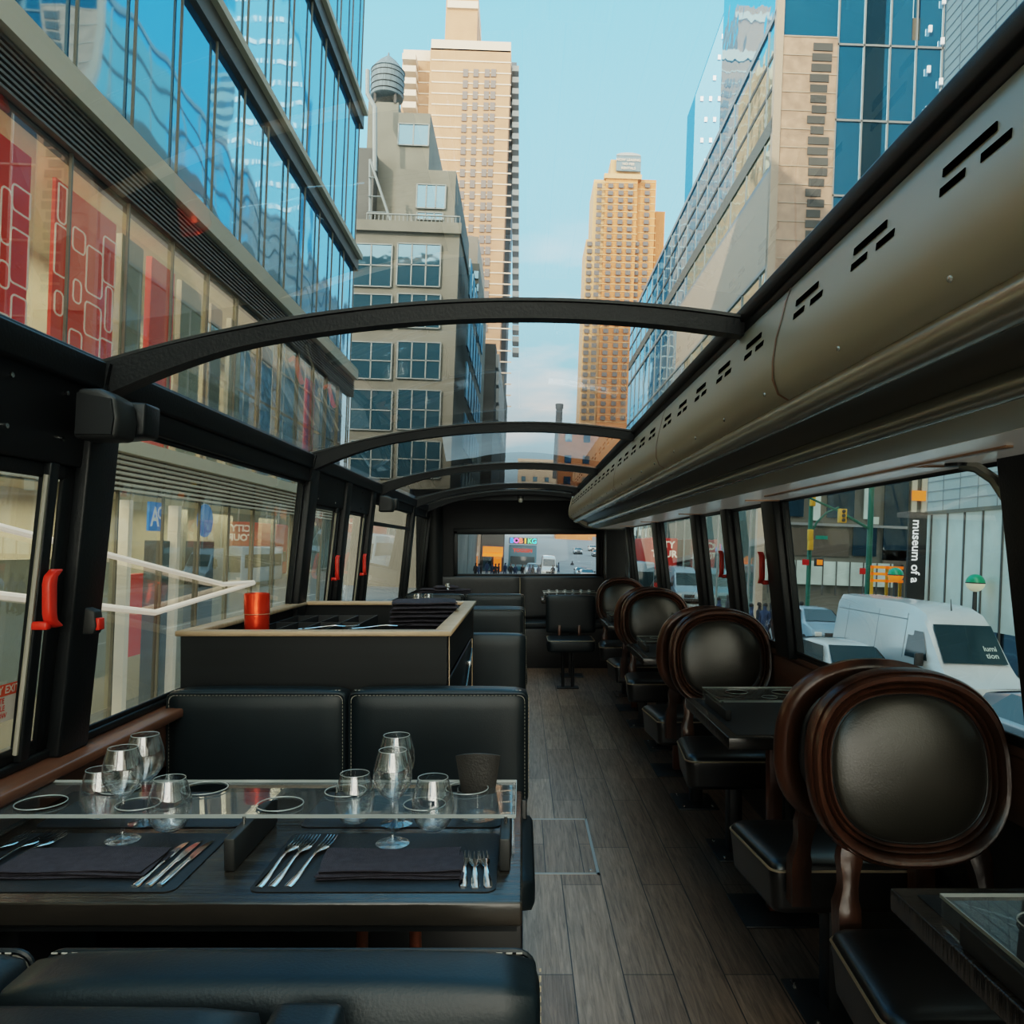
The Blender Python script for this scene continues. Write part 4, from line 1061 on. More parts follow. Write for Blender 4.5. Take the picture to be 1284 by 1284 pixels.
t1,add=tower('tower','tall cream brick apartment tower with rows of small windows, left of centre sky',200,
 [(540,60,641,700,0,30,E['brickc'],'wall'),(541,49,641,62,0,30,E['slab'],'parapet'),(505,74,545,700,3,24,E['brickc'],'side_wing'),(506,62,545,75,3,24,E['slab'],'parapet'),
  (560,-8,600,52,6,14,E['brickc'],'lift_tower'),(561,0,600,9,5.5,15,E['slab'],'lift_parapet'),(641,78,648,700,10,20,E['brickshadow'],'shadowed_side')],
 wins,(1.25,1.9),[(541,641,[75+13.9*i for i in range(32)],0),(507,541,[75+13.9*i for i in range(32)],3)],mat('tower_window',(.16,.13,.12),.3),E['slab'])
for i in range(9):
    a=S(506,72+i*15,200); b=S(523,72+i*15,200); add(MB().box(a[0],b[0],198,203,a[2]-1.6,a[2]-.1),'balcony',E['slab'])
for i in range(26):
    a=S(645,88+i*14,208); add(MB().box(a[0]-.5,a[0]+1.2,206,211,a[2]-1.4,a[2]),'side_balcony',E['mull_l'])
wins=[]
for i in range(33):
    y=233+i*9.1
    for x in ((752,766,779,791,812) if y<300 else (742,752,766,779,791,801,812)): wins.append((x-(y-230)*.035,y,-.5 if 745<x<800 else (1.5 if x>800 else .8)))
t2,add=tower('tower','tall orange brick apartment tower with a rounded crown sign, right of centre sky',300,
 [(760,222,800,760,0,20,E['bricko'],'wall'),(745,225,762,760,1,20,E['brickp'],'corner_bay'),(735,300,746,760,1.3,20,E['brickp'],'lower_bay'),(799,225,823,760,2,20,E['bricko'],'side_bay'),
  (822,265,834,760,8,14,E['bricko'],'rear_wing'),(766,200,804,224,4,10,E['brickp'],'crown'),(758,217,805,223,-.5,3,E['brickp'],'cornice')],
 wins,(1.9,1.6),[(747,799,[228+9.1*i for i in range(34)],-.05),(800,822,[228+9.1*i for i in range(34)],2)],mat('tower_window_dark',(.10,.09,.09),.25),E['brickp'])
a=S(773,196,303); b=S(803,216,303)
sgn=add(MB().box(a[0],b[0],302.4,303,b[2],a[2]),'crown_sign',mat('sign_slate',(.13,.19,.22),.6))
mb=MB(); c=S(788,196,303); r=(b[0]-a[0])/2; mb.prism([(c[0]+r*math.cos(PI*i/12),c[2]+r*.25*math.sin(PI*i/12)) for i in range(13)],'y',302.4,303); add(mb,'crown_arch',E['mull_l'])
for i,tx in enumerate(('NOW LEASING','NO FEE','RENTALS')):
    q=S(788,200.5+i*5.2,302); tt=text_mesh('sign_text',tx,1.35,E['slab'],t2,frame_mtx(q,(1,0,0),(0,0,1)),bold=.03); tt.location=sgn.location
mb=MB()
def far(label,x0,y0,x1,y1,Y,m,nm='building',wincol=None):
    a=S(x0,y0,Y); b=S(x1,y1,Y); t=ext(thing(nm,label,'building',((a[0]+b[0])/2,Y,b[2])))
    w=(b[0]-a[0])/2; h=a[2]-b[2]
    MB().box(-w,w,0,w*1.2+6,0,h).build('wall',m,t)
    MB().box(-w-.3,w+.3,-.4,1,h-1.2,h).build('parapet',E['slab'],t)
    first=None
    n=max(2,int(w*2/6)); mrows=min(10,max(2,int(h/7)))
    for i in range(n):
        for j in range(mrows):
            if first is None: o=first=MB().box(-1.1,1.1,-.2,.1,-1.3,1.3).build('window',wincol or E['darkglass'],t)
            else: o=first.copy(); COL.objects.link(o)
            o.location=(-w+2*w*(i+.5)/n,0,h-3.5-(h-5)*j/mrows)
    return t
far('orange brick building low behind the arches, left of the orange tower',702,535,742,690,260,E['bricko'])
far('pale distant block at the end of the street, centre',650,575,704,690,420,E['stonec'])
far('low brown block at the right end of the street behind the orange tower',742,560,800,690,330,E['brickc'])
ch=ext(thing('chimney','thin distant smokestack rising above the low roofs','chimney',S(698,600,300)))
MB().lathe([(1.6,0),(1.2,26),(1.5,26.5),(1.5,28),(1.1,28)],(0,0,0),16).build('stack',E['brickshadow'],ch,smooth=True)
# blue tower with white dots
dt=ext(thing('tower','slanted blue glass tower dotted with small white lights, behind the right glass building','tower',(30,122,GZ)))
poly=[S(858,480,122),S(866,300,122),S(872,120,122),S(928,-40,122),S(1130,-200,122),S(1130,480,122)]
mb=MB().prism([(p[0],p[2]) for p in poly],'y',122,128); o=mb.build('glass_wall',facade_glass('deep_blue_glass',(.35,.65,.9),.1,.02,.2,.65,(.05,.20,.36)),dt); o.location=(-30,-122,-GZ)
first=None
for i in range(9):
    for j in range(11):
        x=880+i*11+(j%2)*5; y=20+j*26
        if x<872+max(0,(120-y))*.37+6: continue
        a=S(x,y,121.9)
        if first is None: o=first=MB().box(-.22,.22,-.1,.1,-.35,.35).build('dot_light',EW,dt)
        else: o=first.copy(); COL.objects.link(o)
        o.location=(a[0]-30,-.1,a[2]-GZ)

# ---------------- right glass building (corner at 14, 47.5)
rbd=ext(thing('glass_building','right-hand blue glass building with a cream stone band, across the side street','building',(14,47.5,GZ)))
def rp(mb,name,m,**k):
    o=mb.build(name,m,rbd,**k); o.location=(-14,-47.5,-GZ); return o
rp(MB().box(14.1,25,47.6,112,GZ,H(32.4)),'wall',E['stonegrey'])
rp(MB().box(17,60,47.7,75,H(32),H(60)),'upper_block',E['blueglass'])
def sidep(y0,y1,z0,z1,m,nm='curtain_glass',x=14.0): return rp(MB().quad((x,y0,H(z0)),(x,y1,H(z0)),(x,y1,H(z1)),(x,y0,H(z1))),nm,m)
sidep(47.6,112,23.3,32.4,E['blueglass']); sidep(47.6,72,23.2,26,E['greenglass'],x=13.98); sidep(47.6,56,26,31.5,E['greenglass'],x=13.98); sidep(47.6,112,-4,17.4,E['greenglass']); sidep(72,112,17.4,23.3,E['blueglass']); sidep(72,112,3,17.4,E['blueglass'],x=13.97)
rp(MB().box(13.9,14.2,47.5,76,H(17.4),H(23.0)),'stone_band',E['stonec'])
for z0,z1,dx,m in ((32.2,32.6,.1,'mull_l'),(30.0,30.25,.05,'stonedark'),(28.0,28.25,.05,'stonedark'),(25.2,26.2,.1,'mull'),(23.0,23.3,.1,'mull_l'),(17.2,17.4,.1,'mull_l'),(13,13.25,.05,'stonedark'),(8.5,9.5,.05,'mull'),(4,4.3,.05,'mull_l')):
    rp(MB().box(14-dx,14.1,47.5,112,H(z0),H(z1)),'ledge',E[m])
for i in range(16): rp(MB().box(13.93,14.02,49+i*4,49.12+i*4,H(-4),H(32.2)),'mullion',E['mull_l'])
rp(MB().box(13.9,14.35,47.35,47.75,GZ,H(60)),'corner_post',E['stonec'])
Yf=47.5
def fr(x0,x1,z0,z1,m,nm='curtain_glass',dy=0.): return rp(MB().box(x0,x1,Yf-dy-.02,Yf-dy+.1,H(z0),H(z1)),nm,E[m])
fr(14.35,17.6,13,31,'brickrefl','brick_reflection',.05); fr(14.35,22,31,60,'blueglass'); fr(17.6,22.5,8,31,'blueglass'); fr(22.5,60,8,60,'blueglass')  # tan column is a brick tower's reflection, built as a solid panel
mb=MB(); rnd=random.Random(3); z=14
while z<30.5: mb.box(15.9+rnd.random()*.3,16.9+rnd.random()*.4,Yf-.12,Yf-.06,H(z),H(z+.45)); z+=.62
rp(mb,'dark_reflection',E['stonedark'])  # jagged dark strip of the mirrored tower, built as boxes
mb=MB(); z=13.3
while z<31: mb.box(14.4,17.6,Yf-.1,Yf-.06,H(z),H(z+.06)); z+=1.1
rp(mb,'reflected_courses',E['stonec'])  # pale lines across the imitated reflection
for z in (8,12.5,17,21.5,26,30.5,35,39.5,44): fr(17.6,60,z,z+.12,'mull_l','ledge',.08)
for i in range(16): fr(17.6+i*1.55,17.68+i*1.55,8,50,'mull_l','mullion',.08)
fr(19.2,20.4,10,60,'darkglass','dark_column',.03)
first=None
for i in range(6):
    for j in range(9):
        if first is None: o=first=MB().box(-.10,.10,-.1,.0,-.2,.2).build('dot_light',EW,rbd)
        else: o=first.copy(); COL.objects.link(o)
        o.location=(23+i*.75-14,-.15,H(22+j*2.4-i*.7)-GZ)
# street level of that building
fr(14.35,60,-4,8,'stonegrey','lower_front',.03)
fr(14.6,19.4,.1,1.7,'louver','brown_wall',.12); fr(14.4,22,-1.6,-.2,'frost','hoarding',.25); fr(14.4,24,1.9,2.05,'mull_l','ledge',.2)
for i in range(12): fr(14.6+i*.8,14.66+i*.8,-2.2,-.2,'stonedark','hoarding_post',.3)
for x0,x1,z0,z1,m in ((19.6,21,.2,2,'darkglass'),(15,16.6,2.4,5.5,'darkglass'),(17,17.6,2.2,6,'frost'),(18,19.6,2.4,6,'darkglass'),(20.2,20.6,2.4,7,'frost'),(21.4,22.8,.0,6,'darkglass'),(23,23.3,.5,6.5,'cream'),(23.6,23.9,.5,6.5,'cream'),(21.4,23,-1,0.6,'louver')):
    fr(x0,x1,z0,z1,m,'window',.15)
o=fr(23.0,23.8,3.6,4.2,'amber','lit_sign',.2)

# ---------------- museum (facade parallel to the street, corner at Y 27.7)
mu=ext(thing('museum_building','museum building with frosted glass strips and white tiles above, outside the near right window','building',(14,27.7,GZ)))
def mp_(mb,name,m,**k):
    o=mb.build(name,m,mu,**k); o.location=(-14,-27.7,-GZ); return o
mp_(MB().box(14.15,40,-30,27.6,GZ,H(60)),'wall',E['stonegrey'])
mp_(MB().box(14.0,14.15,-30,27.7,H(1.72),H(60)),'tile_wall',E['tile'])
mp_(MB().box(14.02,14.15,-30,27.7,H(-2.0),H(1.66)),'frosted_glass',E['frost'])
mp_(MB().box(14.06,14.15,-30,27.7,H(-4),H(-2.0)),'lower_glass',E['darkglass'])
mb=MB(); z=1.72
while z<30: mb.box(13.985,14.0,-2,27.7,H(z),H(z+.03)); z+=.34
y=27.7
while y>6: mb.box(13.985,14.0,y-.03,y,H(1.72),H(30)); y-=1.02
mp_(mb,'tile_joints',E['mull_l'])
y=27.4
while y>8: mp_(MB().box(13.98,14.03,y-.06,y,H(-4),H(1.7)),'mullion',E['stonedark']); y-=1.02
mp_(MB().box(13.92,14.05,-30,27.7,H(1.62),H(1.74)),'ledge',E['mull'])
mp_(MB().box(13.9,14.0,24,27.7,H(20),H(20.6)),'ledge',E['mull'])
bn=mp_(MB().box(13.30,13.92,27.5,27.6,H(-1.9),H(1.7)),'banner',mat('banner_black',(.012,.014,.015),.6))
tx=text_mesh('banner_text','museum of a',.42,EW,mu,frame_mtx((13.55,27.48,H(.35)),(0,0,-1),(1,0,0)),bold=.008); tx.location=bn.location
cn=ext(thing('street_canopy','long black canopy with a white panel wall beside the museum, behind the white van','canopy',(13.72,25.2,GZ)))
MB().box(-.1,.2,-.6,4.2,2.25,2.62).build('fascia',mat('fascia_black',(.015,.017,.017),.5),cn)
MB().box(-.05,.2,-.3,4.0,0,2.25).build('panel_wall',E['frost'],cn)
tx=text_mesh('fascia_text','SUBWAY',.20,EW,cn,frame_mtx((-.11,.4,2.43),(0,-1,0),(0,0,1)))

# ---------------- traffic signals, posts, globes
def lit(mb,n,m,par,**k): return mb.build(n,m,par,**k)
p1=S(1015,690,40); sp1=ext(thing('traffic_signal','farther green signal pole with yellow signal heads and a lit hand sign','traffic signal',(p1[0],40,GZ)))
lit(MB().cyl((0,0,0),(0,0,S(1012,618,40)[2]-GZ),.11,10),'pole',E['green'],sp1,smooth=True)
def rel(x,y,Y,base): q=S(x,y,Y); return (q[0]-base[0],q[1]-base[1],q[2]-GZ)
lit(MB().tube([rel(1018,668,40,(p1[0],40)),rel(1024,655,40,(p1[0],40)),rel(1036,643,40,(p1[0],40)),rel(1052,636,40,(p1[0],40))],.05,6),'brace',E['green'],sp1,smooth=True)
for (x,y,m) in ((1014,671,'yellow'),(1014,683,'yellow'),(1017,628,'yellow')):
    q=rel(x,y,40,(p1[0],40)); lit(MB().box(q[0]-.12,q[0]+.12,-.35,-.1,q[2]-.28,q[2]+.28),'signal_head',E[m],sp1,bevel=.03)
q=rel(1025,705,40,(p1[0],40)); hd=lit(MB().box(q[0]-.20,q[0]+.20,-.3,-.05,q[2]-.20,q[2]+.20),'walk_signal',E['plast'],sp1,bevel=.02)
lit(MB().box(q[0]-.14,q[0]+.14,-.32,-.3,q[2]-.13,q[2]+.13),'lit_hand',E['amber'],hd)
q=rel(1030,674,40,(p1[0],40)); lit(MB().box(q[0]-.3,q[0]+.3,-.05,0,q[2]-.09,q[2]+.09),'street_sign',mat('sign_green',(.02,.30,.22),.5),sp1)
q=rel(1009,705,40,(p1[0],40)); lit(MB().box(q[0]-.16,q[0]+.16,-.15,-.1,q[2]-.14,q[2]+.14),'red_sign',E['lampr'],sp1)
p2=S(1090,690,31); sp2=ext(thing('traffic_signal','nearer thick green pole with a long mast arm and yellow three-lamp signal','traffic signal',(p2[0],31,GZ)))
lit(MB().tube([(0,0,0),(0,0,1.2),(0,0,S(1090,560,31)[2]-GZ)],[.16,.12,.10],12),'pole',E['green'],sp2,smooth=True)
B2=(p2[0],31)
lit(MB().tube([rel(1088,662,31,B2),rel(1050,640,31,B2),rel(1010,622,31,B2)],[.06,.05,.04],8),'mast_arm',E['green'],sp2,smooth=True)
q=rel(1055,647,31,B2); hd=lit(MB().box(q[0]-.16,q[0]+.12,-.25,0,q[2]-.27,q[2]+.27),'signal_head',E['yellow'],sp2,bevel=.02)
for dz in (-.17,0,.17): lit(MB().cyl((q[0]-.02,-.25,q[2]+dz),(q[0]-.02,-.32,q[2]+dz),.065,10),'lamp',E['plast'],hd)
q=rel(1079,716,31,B2); lit(MB().box(q[0]-.11,q[0]+.11,-.2,-.17,q[2]-.12,q[2]+.12),'red_sign',E['lampr'],sp2)
q=rel(1096,653,31,B2); lit(MB().box(q[0]-.1,q[0]+.1,-.2,-.17,q[2]-.14,q[2]+.14),'pale_sign',E['frost'],sp2)
ob=ext(thing('road_barrier','orange slatted road barrier beside the thick green pole','barrier',(S(1112,720,29.5)[0],29.5,GZ)))
q=rel(1112,720,29.5,(S(1112,720,29.5)[0],29.5))[2]
mb=MB(); [mb.box(-.6,.6,-.03,.03,z-.05,z+.05) for z in (q-.25,q,q+.25)]; lit(mb,'rails',E['amber'],ob)
for x in (-.55,.0,.5): lit(MB().box(x-.05,x+.05,-.03,.03,0,q+.3),'post',E['yellow'],ob)
def globe(label,x,y,Y,r,low):
    c=S(x,y,Y); t=ext(thing('subway_globe_lamp',label,'lamp',(c[0],Y,GZ))); z=c[2]-GZ
    pr=lambda a,b:[(max(.0005,r*math.cos(PI*(-.5+(a+(b-a)*i/10)))),z+r*math.sin(PI*(-.5+(a+(b-a)*i/10)))) for i in range(11)]
    lit(MB().lathe(pr(0,.48),(0,0,0),24),'lower_globe',low,t,smooth=True); lit(MB().lathe(pr(.52,1),(0,0,0),24),'upper_globe',mat('globe_green',(.01,.30,.14),.35) if 'globe_green' not in bpy.data.materials else bpy.data.materials['globe_green'],t,smooth=True)
    lit(MB().lathe([(r*1.02,z-.015),(r*1.02,z+.015)],(0,0,0),24),'band',E['plast'],t)
    lit(MB().tube([(0,0,0),(0,0,z-r)],[.10,.06],10),'post',E['plast'],t,smooth=True)
globe('green and amber subway globe lamp on a post, left of the two globes',1123,721,28,.26,E['amber'])
globe('green and cream subway globe lamp on a post, right of the two globes',1223,731,24,.265,mat('globe_cream',(.75,.72,.5),.35,emis=.25))

# ---------------- vehicles
def vehicle(name,label,cat,st,w,loc,rz,paint,glassr,wheels,extras=None,zb=.35,group=None):
    """st: stations (y, z shoulder, z roof, half width top) from front (y min) to back"""
    t=ext(thing(name,label,cat,loc,rz,group)); R=[]
    for y,zs,zr,wt in st:
        ws=w*(1 if zs>.5 else .94)
        R.append([(-ws*.97,y,zb),(-ws,y,zb+.25),(-ws,y,zs*.85+.1),(-ws*.985,y,zs),(-wt,y,zs+(zr-zs)*.86),(-wt*.90,y,zr-.03),(-wt*.5,y,zr),(wt*.5,y,zr),(wt*.90,y,zr-.03),(wt,y,zs+(zr-zs)*.86),(ws*.985,y,zs),(ws,y,zs*.85+.1),(ws,y,zb+.25),(ws*.97,y,zb)])
    MB().rings(R).build('body',paint,t,smooth=True,angle=32)
    for nm,pts in glassr: 
        MB().poly(pts).build(nm,E['cargl'],t)
    for s in (-1,1):
        for y in wheels:
            wh=MB().lathe([(.15,-.1),(.33,-.11),(.35,-.07),(.35,.07),(.33,.11),(.15,.1)],(0,0,0),20,caps=True); wh.b.transform(Matrix.Rotation(PI/2,4,'Y')); wh.b.transform(Matrix.Translation((s*(w-.09),y,.35)))
            o=wh.build('wheel',E['tyre'],t,smooth=True)
            hb=MB().cyl((s*(w-.0),y,.35),(s*(w+.03),y,.35),.19,14); hb.build('hub_cap',M['steel'],o)
    for s in (-1,1):
        y0=st[0][0]; MB().box(min(s*(w-.42),s*(w-.12)),max(s*(w-.42),s*(w-.12)),y0-.02,y0+.1,.68,.88).build('headlamp',E['lampw'],t,bevel=.03)
        y1=st[-1][0]; MB().box(min(s*(w-.16),s*(w-.03)),max(s*(w-.16),s*(w-.03)),y1-.05,y1+.02,.75,1.1).build('tail_lamp',E['lampr'],t,bevel=.02)
    MB().box(-w*.9,w*.9,st[0][0]-.06,st[0][0]+.2,.32,.55).build('bumper',E['plast'],t,bevel=.04)
    MB().box(-w*.4,w*.4,st[0][0]-.03,st[0][0]+.1,.6,.85).build('grille',E['plast'],t,bevel=.02)
    for s in (-1,1):
        ym=[q for q in st if q[2]-q[1]>.25]; ym=ym[0][0]-.25 if ym else 0
        MB().box(min(s*w,s*(w+.22)),max(s*w,s*(w+.16)),ym+.1,ym+.2,1.02 if cat!='van' else 1.35,1.22 if cat!='van' else 1.68).build('wing_mirror',E['plast'],t,bevel=.03)
    if extras: extras(t)
    return t
def big_van(label,loc,rz,paint,markings=False,group=None):
    st=[(0,.75,.78,.80),(.12,1.0,1.05,.86),(.75,1.22,1.27,.90),(1.0,1.32,1.5,.90),(1.70,1.5,2.45,.86),(1.95,1.5,2.68,.84),(2.5,1.5,2.85,.84),(3.2,1.5,2.9,.84),(6.7,1.5,2.9,.84),(6.85,1.5,2.8,.82)]
    W=1.0
    gl=[('windshield',[(-.82,1.0,1.50),(.82,1.0,1.50),(.76,1.66,2.395),(-.76,1.66,2.395)])]
    for s in (-1,1): gl.append(('side_window',[(s*.988,1.42,1.50),(s*.988,2.5,1.50),(s*.882,2.5,2.2),(s*.886,1.80,2.2)]))
    def ex(t):
        for s in (-1,1):
            for y0,y1,z0,z1 in ((2.6,2.62,.5,2.5),(4.1,4.12,.5,2.5),(2.6,6.6,2.45,2.47),(2.6,6.6,1.0,1.02)):
                pass
            for y0 in (2.62,4.15,6.0): MB().hexa([(s*.985,y0,.5),(s*1.004,y0,.5),(s*1.004,y0+.025,.5),(s*.985,y0+.025,.5),(s*.975,y0,1.5),(s*.992,y0,1.5),(s*.992,y0+.025,1.5),(s*.975,y0+.025,1.5)]).hexa([(s*.975,y0,1.5),(s*.992,y0,1.5),(s*.992,y0+.025,1.5),(s*.975,y0+.025,1.5),(s*.84,y0,2.62),(s*.852,y0,2.62),(s*.852,y0+.025,2.62),(s*.84,y0+.025,2.62)]).build('panel_seam',E['mull_l'],t)
            MB().box(min(s*.86,s*.872),max(s*.86,s*.872),2.6,6.7,2.44,2.47).build('panel_seam',E['mull_l'],t)
            MB().box(min(s*.99,s*1.03),max(s*.99,s*1.03),4.2,5.6,1.38,1.44).build('door_track',E['plast'],t)
            MB().box(min(s*.99,s*1.04),max(s*.99,s*1.04),2.75,2.95,1.25,1.31).build('door_handle',E['plast'],t,bevel=.01)
        for x in (-.35,.35): MB().box(x-.3,x+.3,.80,.92,1.262,1.275).build('bonnet_vent',E['plast'],t)
        MB().tube([(.0,2.1,2.75),(.03,2.2,3.05)],[.02,.008],6).build('aerial',E['plast'],t)
        if markings:
            text_mesh('windshield_text','lumi\ntion',.20,E['frost'],t,frame_mtx((.48,1.14,1.80),(1,0,0),(0,.58,.82)),bold=.003)
    # slope the windshield outward so glass sits on the body
    gl=[(n,[(x,y-(.035 if n=='windshield' else 0),z+(.03 if n=='windshield' else 0)) if n=='windshield' else (x+ (.012 if x>0 else -.012),y,z) for x,y,z in p]) for n,p in gl]
    return vehicle('delivery_van',label,'van',st,W,loc,rz,paint,gl,(1.1,5.2),ex,group=group)
def car(label,loc,rz,paint,suv=False,group=None,extras=None):
    k=1.22 if suv else 1.0
    st=[(0,.62*k,.64*k,.72),(.15,.78*k,.80*k,.8),(.95,.92*k,.96*k,.8),(1.25,.95*k,1.0*k,.76),(1.95,.98*k,1.40*k,.64),(2.5,.98*k,1.46*k,.64),(3.4,.98*k,1.44*k,.63),(4.25 if not suv else 4.3,1.0*k,1.08*k if not suv else 1.3*k,.68),(4.6,.92*k,.98*k,.75),(4.7,.7*k,.75*k,.8)]
    gl=[('windshield',[(-.74,1.22,1.01*k),(.74,1.22,1.01*k),(.60,1.94,1.385*k),(-.60,1.94,1.385*k)]),
        ('rear_window',[(-.56,3.46,1.43*k),(.56,3.46,1.43*k),(.66,4.24,1.10*k if not suv else 1.31*k),(-.66,4.24,1.10*k if not suv else 1.31*k)])]
    for s in (-1,1): gl.append(('side_window',[(s*.905,1.45,1.0*k),(s*.905,4.0,1.0*k),(s*.70,3.5,1.35*k),(s*.70,2.0,1.35*k)]))
    gl=[(n,[(x,y-(.02 if n=='windshield' else 0),z+.02) for x,y,z in p]) for n,p in gl]
    return vehicle('car',label,'car',st,.9,loc,rz,paint,gl,(.95,3.65),extras,zb=.28,group=group)
big_van('large white delivery van with a high roof outside the near right window',(11.35,18.7,GZ),.05,E['vanw'],True)
car('blue grey car at the lower right corner beside the white van',(9.75,11.0,GZ),.02,E['greyp'],True)
def ie(t):
    text_mesh('side_text','LIE',.42,E['plast'],t,frame_mtx((-.92,3.3,.95),(0,-1,0),(0,0,1)),bold=.01)
car('white car with black lettering on its side, partly hidden by the window pillar',(8.8,19.2,GZ),0,E['vanw'],True,extras=ie)
car('pale blue car behind the white delivery van',(13.2,33.5,GZ),0,E['bluep'],True)
big_van('pale blue van far down the street seen through the rear right windows',(12.7,60,GZ),0,E['bluep'])
big_van('white van with headlights on the road seen through the rear window',(3.6,104,GZ),0,E['vanw'])
car('white taxi-like car among the people behind the rear window',(1.4,106,GZ),0,E['bluep'],True)
car('rear one of two pale cars at the right edge of the rear window',(8.3,108,GZ),0,E['bluep'])
car('front one of two pale cars at the right edge of the rear window',(8.3,99,GZ),0,E['vanw'])
car('distant pale car uphill at the top right of the rear window',(12,170,GZ+2.7),0,E['bluep'])
car('distant dark car uphill beside the pale one in the rear window',(15.4,163,GZ+2.4),0,E['greyp'])
car('distant white car uphill at the top of the rear window',(16.5,186,GZ+3.4),0,E['vanw'])
def coach(label,x0,x1,ytop,Y,paint,deco=None,H_=4.0):
    a=S(x0,690,Y); b=S(x1,690,Y); w=(b[0]-a[0])/2; t=ext(thing('bus',label,'bus',((a[0]+b[0])/2,Y,GZ)))
    MB().box(-w,w,0,10,.4,H_).build('body',paint,t,bevel=.15)
    MB().box(-w*.88,w*.88,-.03,.02,1.3,2.5).build('windshield',E['cargl'],t,bevel=.05)
    for s in (-1,1):
        MB().box(min(s*w,s*(w+.02)),max(s*w,s*(w+.02)),.6,9.5,1.6,2.6).build('side_window',E['cargl'],t)
        MB().box(s*w*.7-.15,s*w*.7+.15,-.04,.02,.75,.95).build('headlamp',E['lampw'],t)
        for y in (2,7.5): MB().cyl((s*(w-.3),y,.5),(s*(w-.02),y,.5),.5,18).build('wheel',E['tyre'],t)
    if deco: deco(t,w)
    return t
def deco1(t,w):
    cols_=[(.05,.25,.9),(.7,.1,.5),(.9,.15,.08),(.95,.5,.05),(.1,.6,.25),(.05,.6,.65)]
    bd=MB().box(-w,w,-.3,.0,4.35,5.25).build('sign_board',E['plast'],t)
    for i,(c,ch_) in enumerate(zip(cols_,'BOBIKG')):
        text_mesh('sign_letter',ch_,1.0,mat('sign_colour_%d'%i,c,.4,emis=1.2),t,frame_mtx((-w*.8+i*w*.32,-.34,4.78),(1,0,0),(0,0,1)),bold=.04)
    text_mesh('bus_text','TOGGIN',.72,E['redp'],t,frame_mtx((0,-.05,3.35),(1,0,0),(0,0,1)),bold=.03)
coach('blue bus with coloured letters on its roof sign seen through the rear window',638,673,670,118,E['bus_blue'],deco1,4.2)
def deco2(t,w):
    text_mesh('bus_text','CITY\nTOUR',.8,E['whitel'],t,frame_mtx((0,-.05,4.2),(1,0,0),(0,0,1)),bold=.03)
coach('red double-deck tour bus seen through the far right window',816,850,650,69,E['bus_red'],deco2,5.2)
def deco3(t,w): pass
coach('pale bus seen through the farthest right windows',797,822,680,58,E['bluep'],None,3.2)
# shop fronts along the left sidewalk in the rear window
def shop(label,x0,x1,y0,Y,m,sm,word=None):
    a=S(x0,y0,Y); b=S(x1,y0,Y); w=(b[0]-a[0])/2; h=a[2]-GZ; t=ext(thing('shop_front',label,'shop',((a[0]+b[0])/2,Y,GZ)))
    MB().box(-w,w,0,1.5,0,h).build('wall',m,t); MB().box(-w*.9,w*.9,-.2,0,2.9,3.8).build('sign_board',sm,t)
    MB().box(-w*.85,-w*.1,-.1,.0,.3,2.7).build('shop_window',E['darkglass'],t); MB().box(w*.1,w*.8,-.1,.0,.3,2.7).build('shop_window',E['amber'],t)
    MB().prism([(0,2.9),(-1.2,2.4),(-1.2,2.35),(0,2.8)],'x',-w*.9,w*.9).build('awning',sm,t)
shop('pale columned front at the left of the rear window',574,604,640,115,E['stonec'],E['slab'])
shop('orange lit shop front left of the blue bus',606,634,640,115,E['stonedark'],E['amber'])
# people
def person_mesh(nm,pose=0):
    me=bpy.data.meshes.new(nm); 
    P=[((0,0,.95),.15),((0,0,1.2),.16),((0,0,1.42),.15),((0,0,1.52),.065),((0,-.01,1.62),.10),((0,-.01,1.74),.085),
       ((-.10,0,.88),.11),((-.11,-.05-.08*pose,.48),.075),((-.12,.05*pose,.08),.055),((-.12,-.12,.04),.045),
       ((.10,0,.88),.11),((.11,.02+.06*pose,.48),.075),((.12,.12*pose,.08),.055),((.12,-.08,.04),.045),
       ((-.20,0,1.40),.075),((-.26,.03,1.14),.055),((-.26,-.06,.90),.042),((-.26,-.09,.80),.04),
       ((.20,0,1.40),.075),((.26,0,1.14),.055),((.25,-.10,.92),.042),((.25,-.15,.84),.04)]
    Eg=[(0,1),(1,2),(2,3),(3,4),(4,5),(0,6),(6,7),(7,8),(8,9),(0,10),(10,11),(11,12),(12,13),(2,14),(14,15),(15,16),(16,17),(2,18),(18,19),(19,20),(20,21)]
    me.from_pydata([p for p,_ in P],Eg,[]); 
    o=bpy.data.objects.new(nm,me); COL.objects.link(o)
    md=o.modifiers.new('skin','SKIN'); md.use_smooth_shade=True
    for i,v in enumerate(me.skin_vertices[0].data): v.radius=(P[i][1],P[i][1]*(.8 if i<3 else 1)); v.use_root=(i==0)
    o.modifiers.new('s','SUBSURF').levels=1
    bpy.context.view_layer.update()
    m2=bpy.data.meshes.new_from_object(o.evaluated_get(bpy.context.evaluated_depsgraph_get())); bpy.data.objects.remove(o)
    for c in ((.05,.05,.06),(.25,.14,.10),(.5,.33,.24)): m2.materials.append(None)
    for p in m2.polygons:
        z=sum((m2.vertices[i].co.z for i in p.vertices))/len(p.vertices); x=abs(p.center.x)
        p.material_index=2 if (z>1.5 or (z<.9 and x>.2)) else (0 if z<.92 else 1)
    return m2
skin=mat('skin',(.45,.28,.20),.6); cloths=[mat('cloth_%s'%n,c,.85) for n,c in (('black',(.02,.02,.025)),('navy',(.03,.05,.10)),('grey',(.20,.21,.22)),('white',(.65,.67,.68)),('red',(.45,.05,.04)),('blue',(.15,.35,.50)),('brown',(.16,.09,.05)),('olive',(.12,.13,.08)))]
hairm=mat('hair_dark',(.02,.015,.012),.7)
pm=[person_mesh('person_body',0),person_mesh('person_body',1)]
var={}
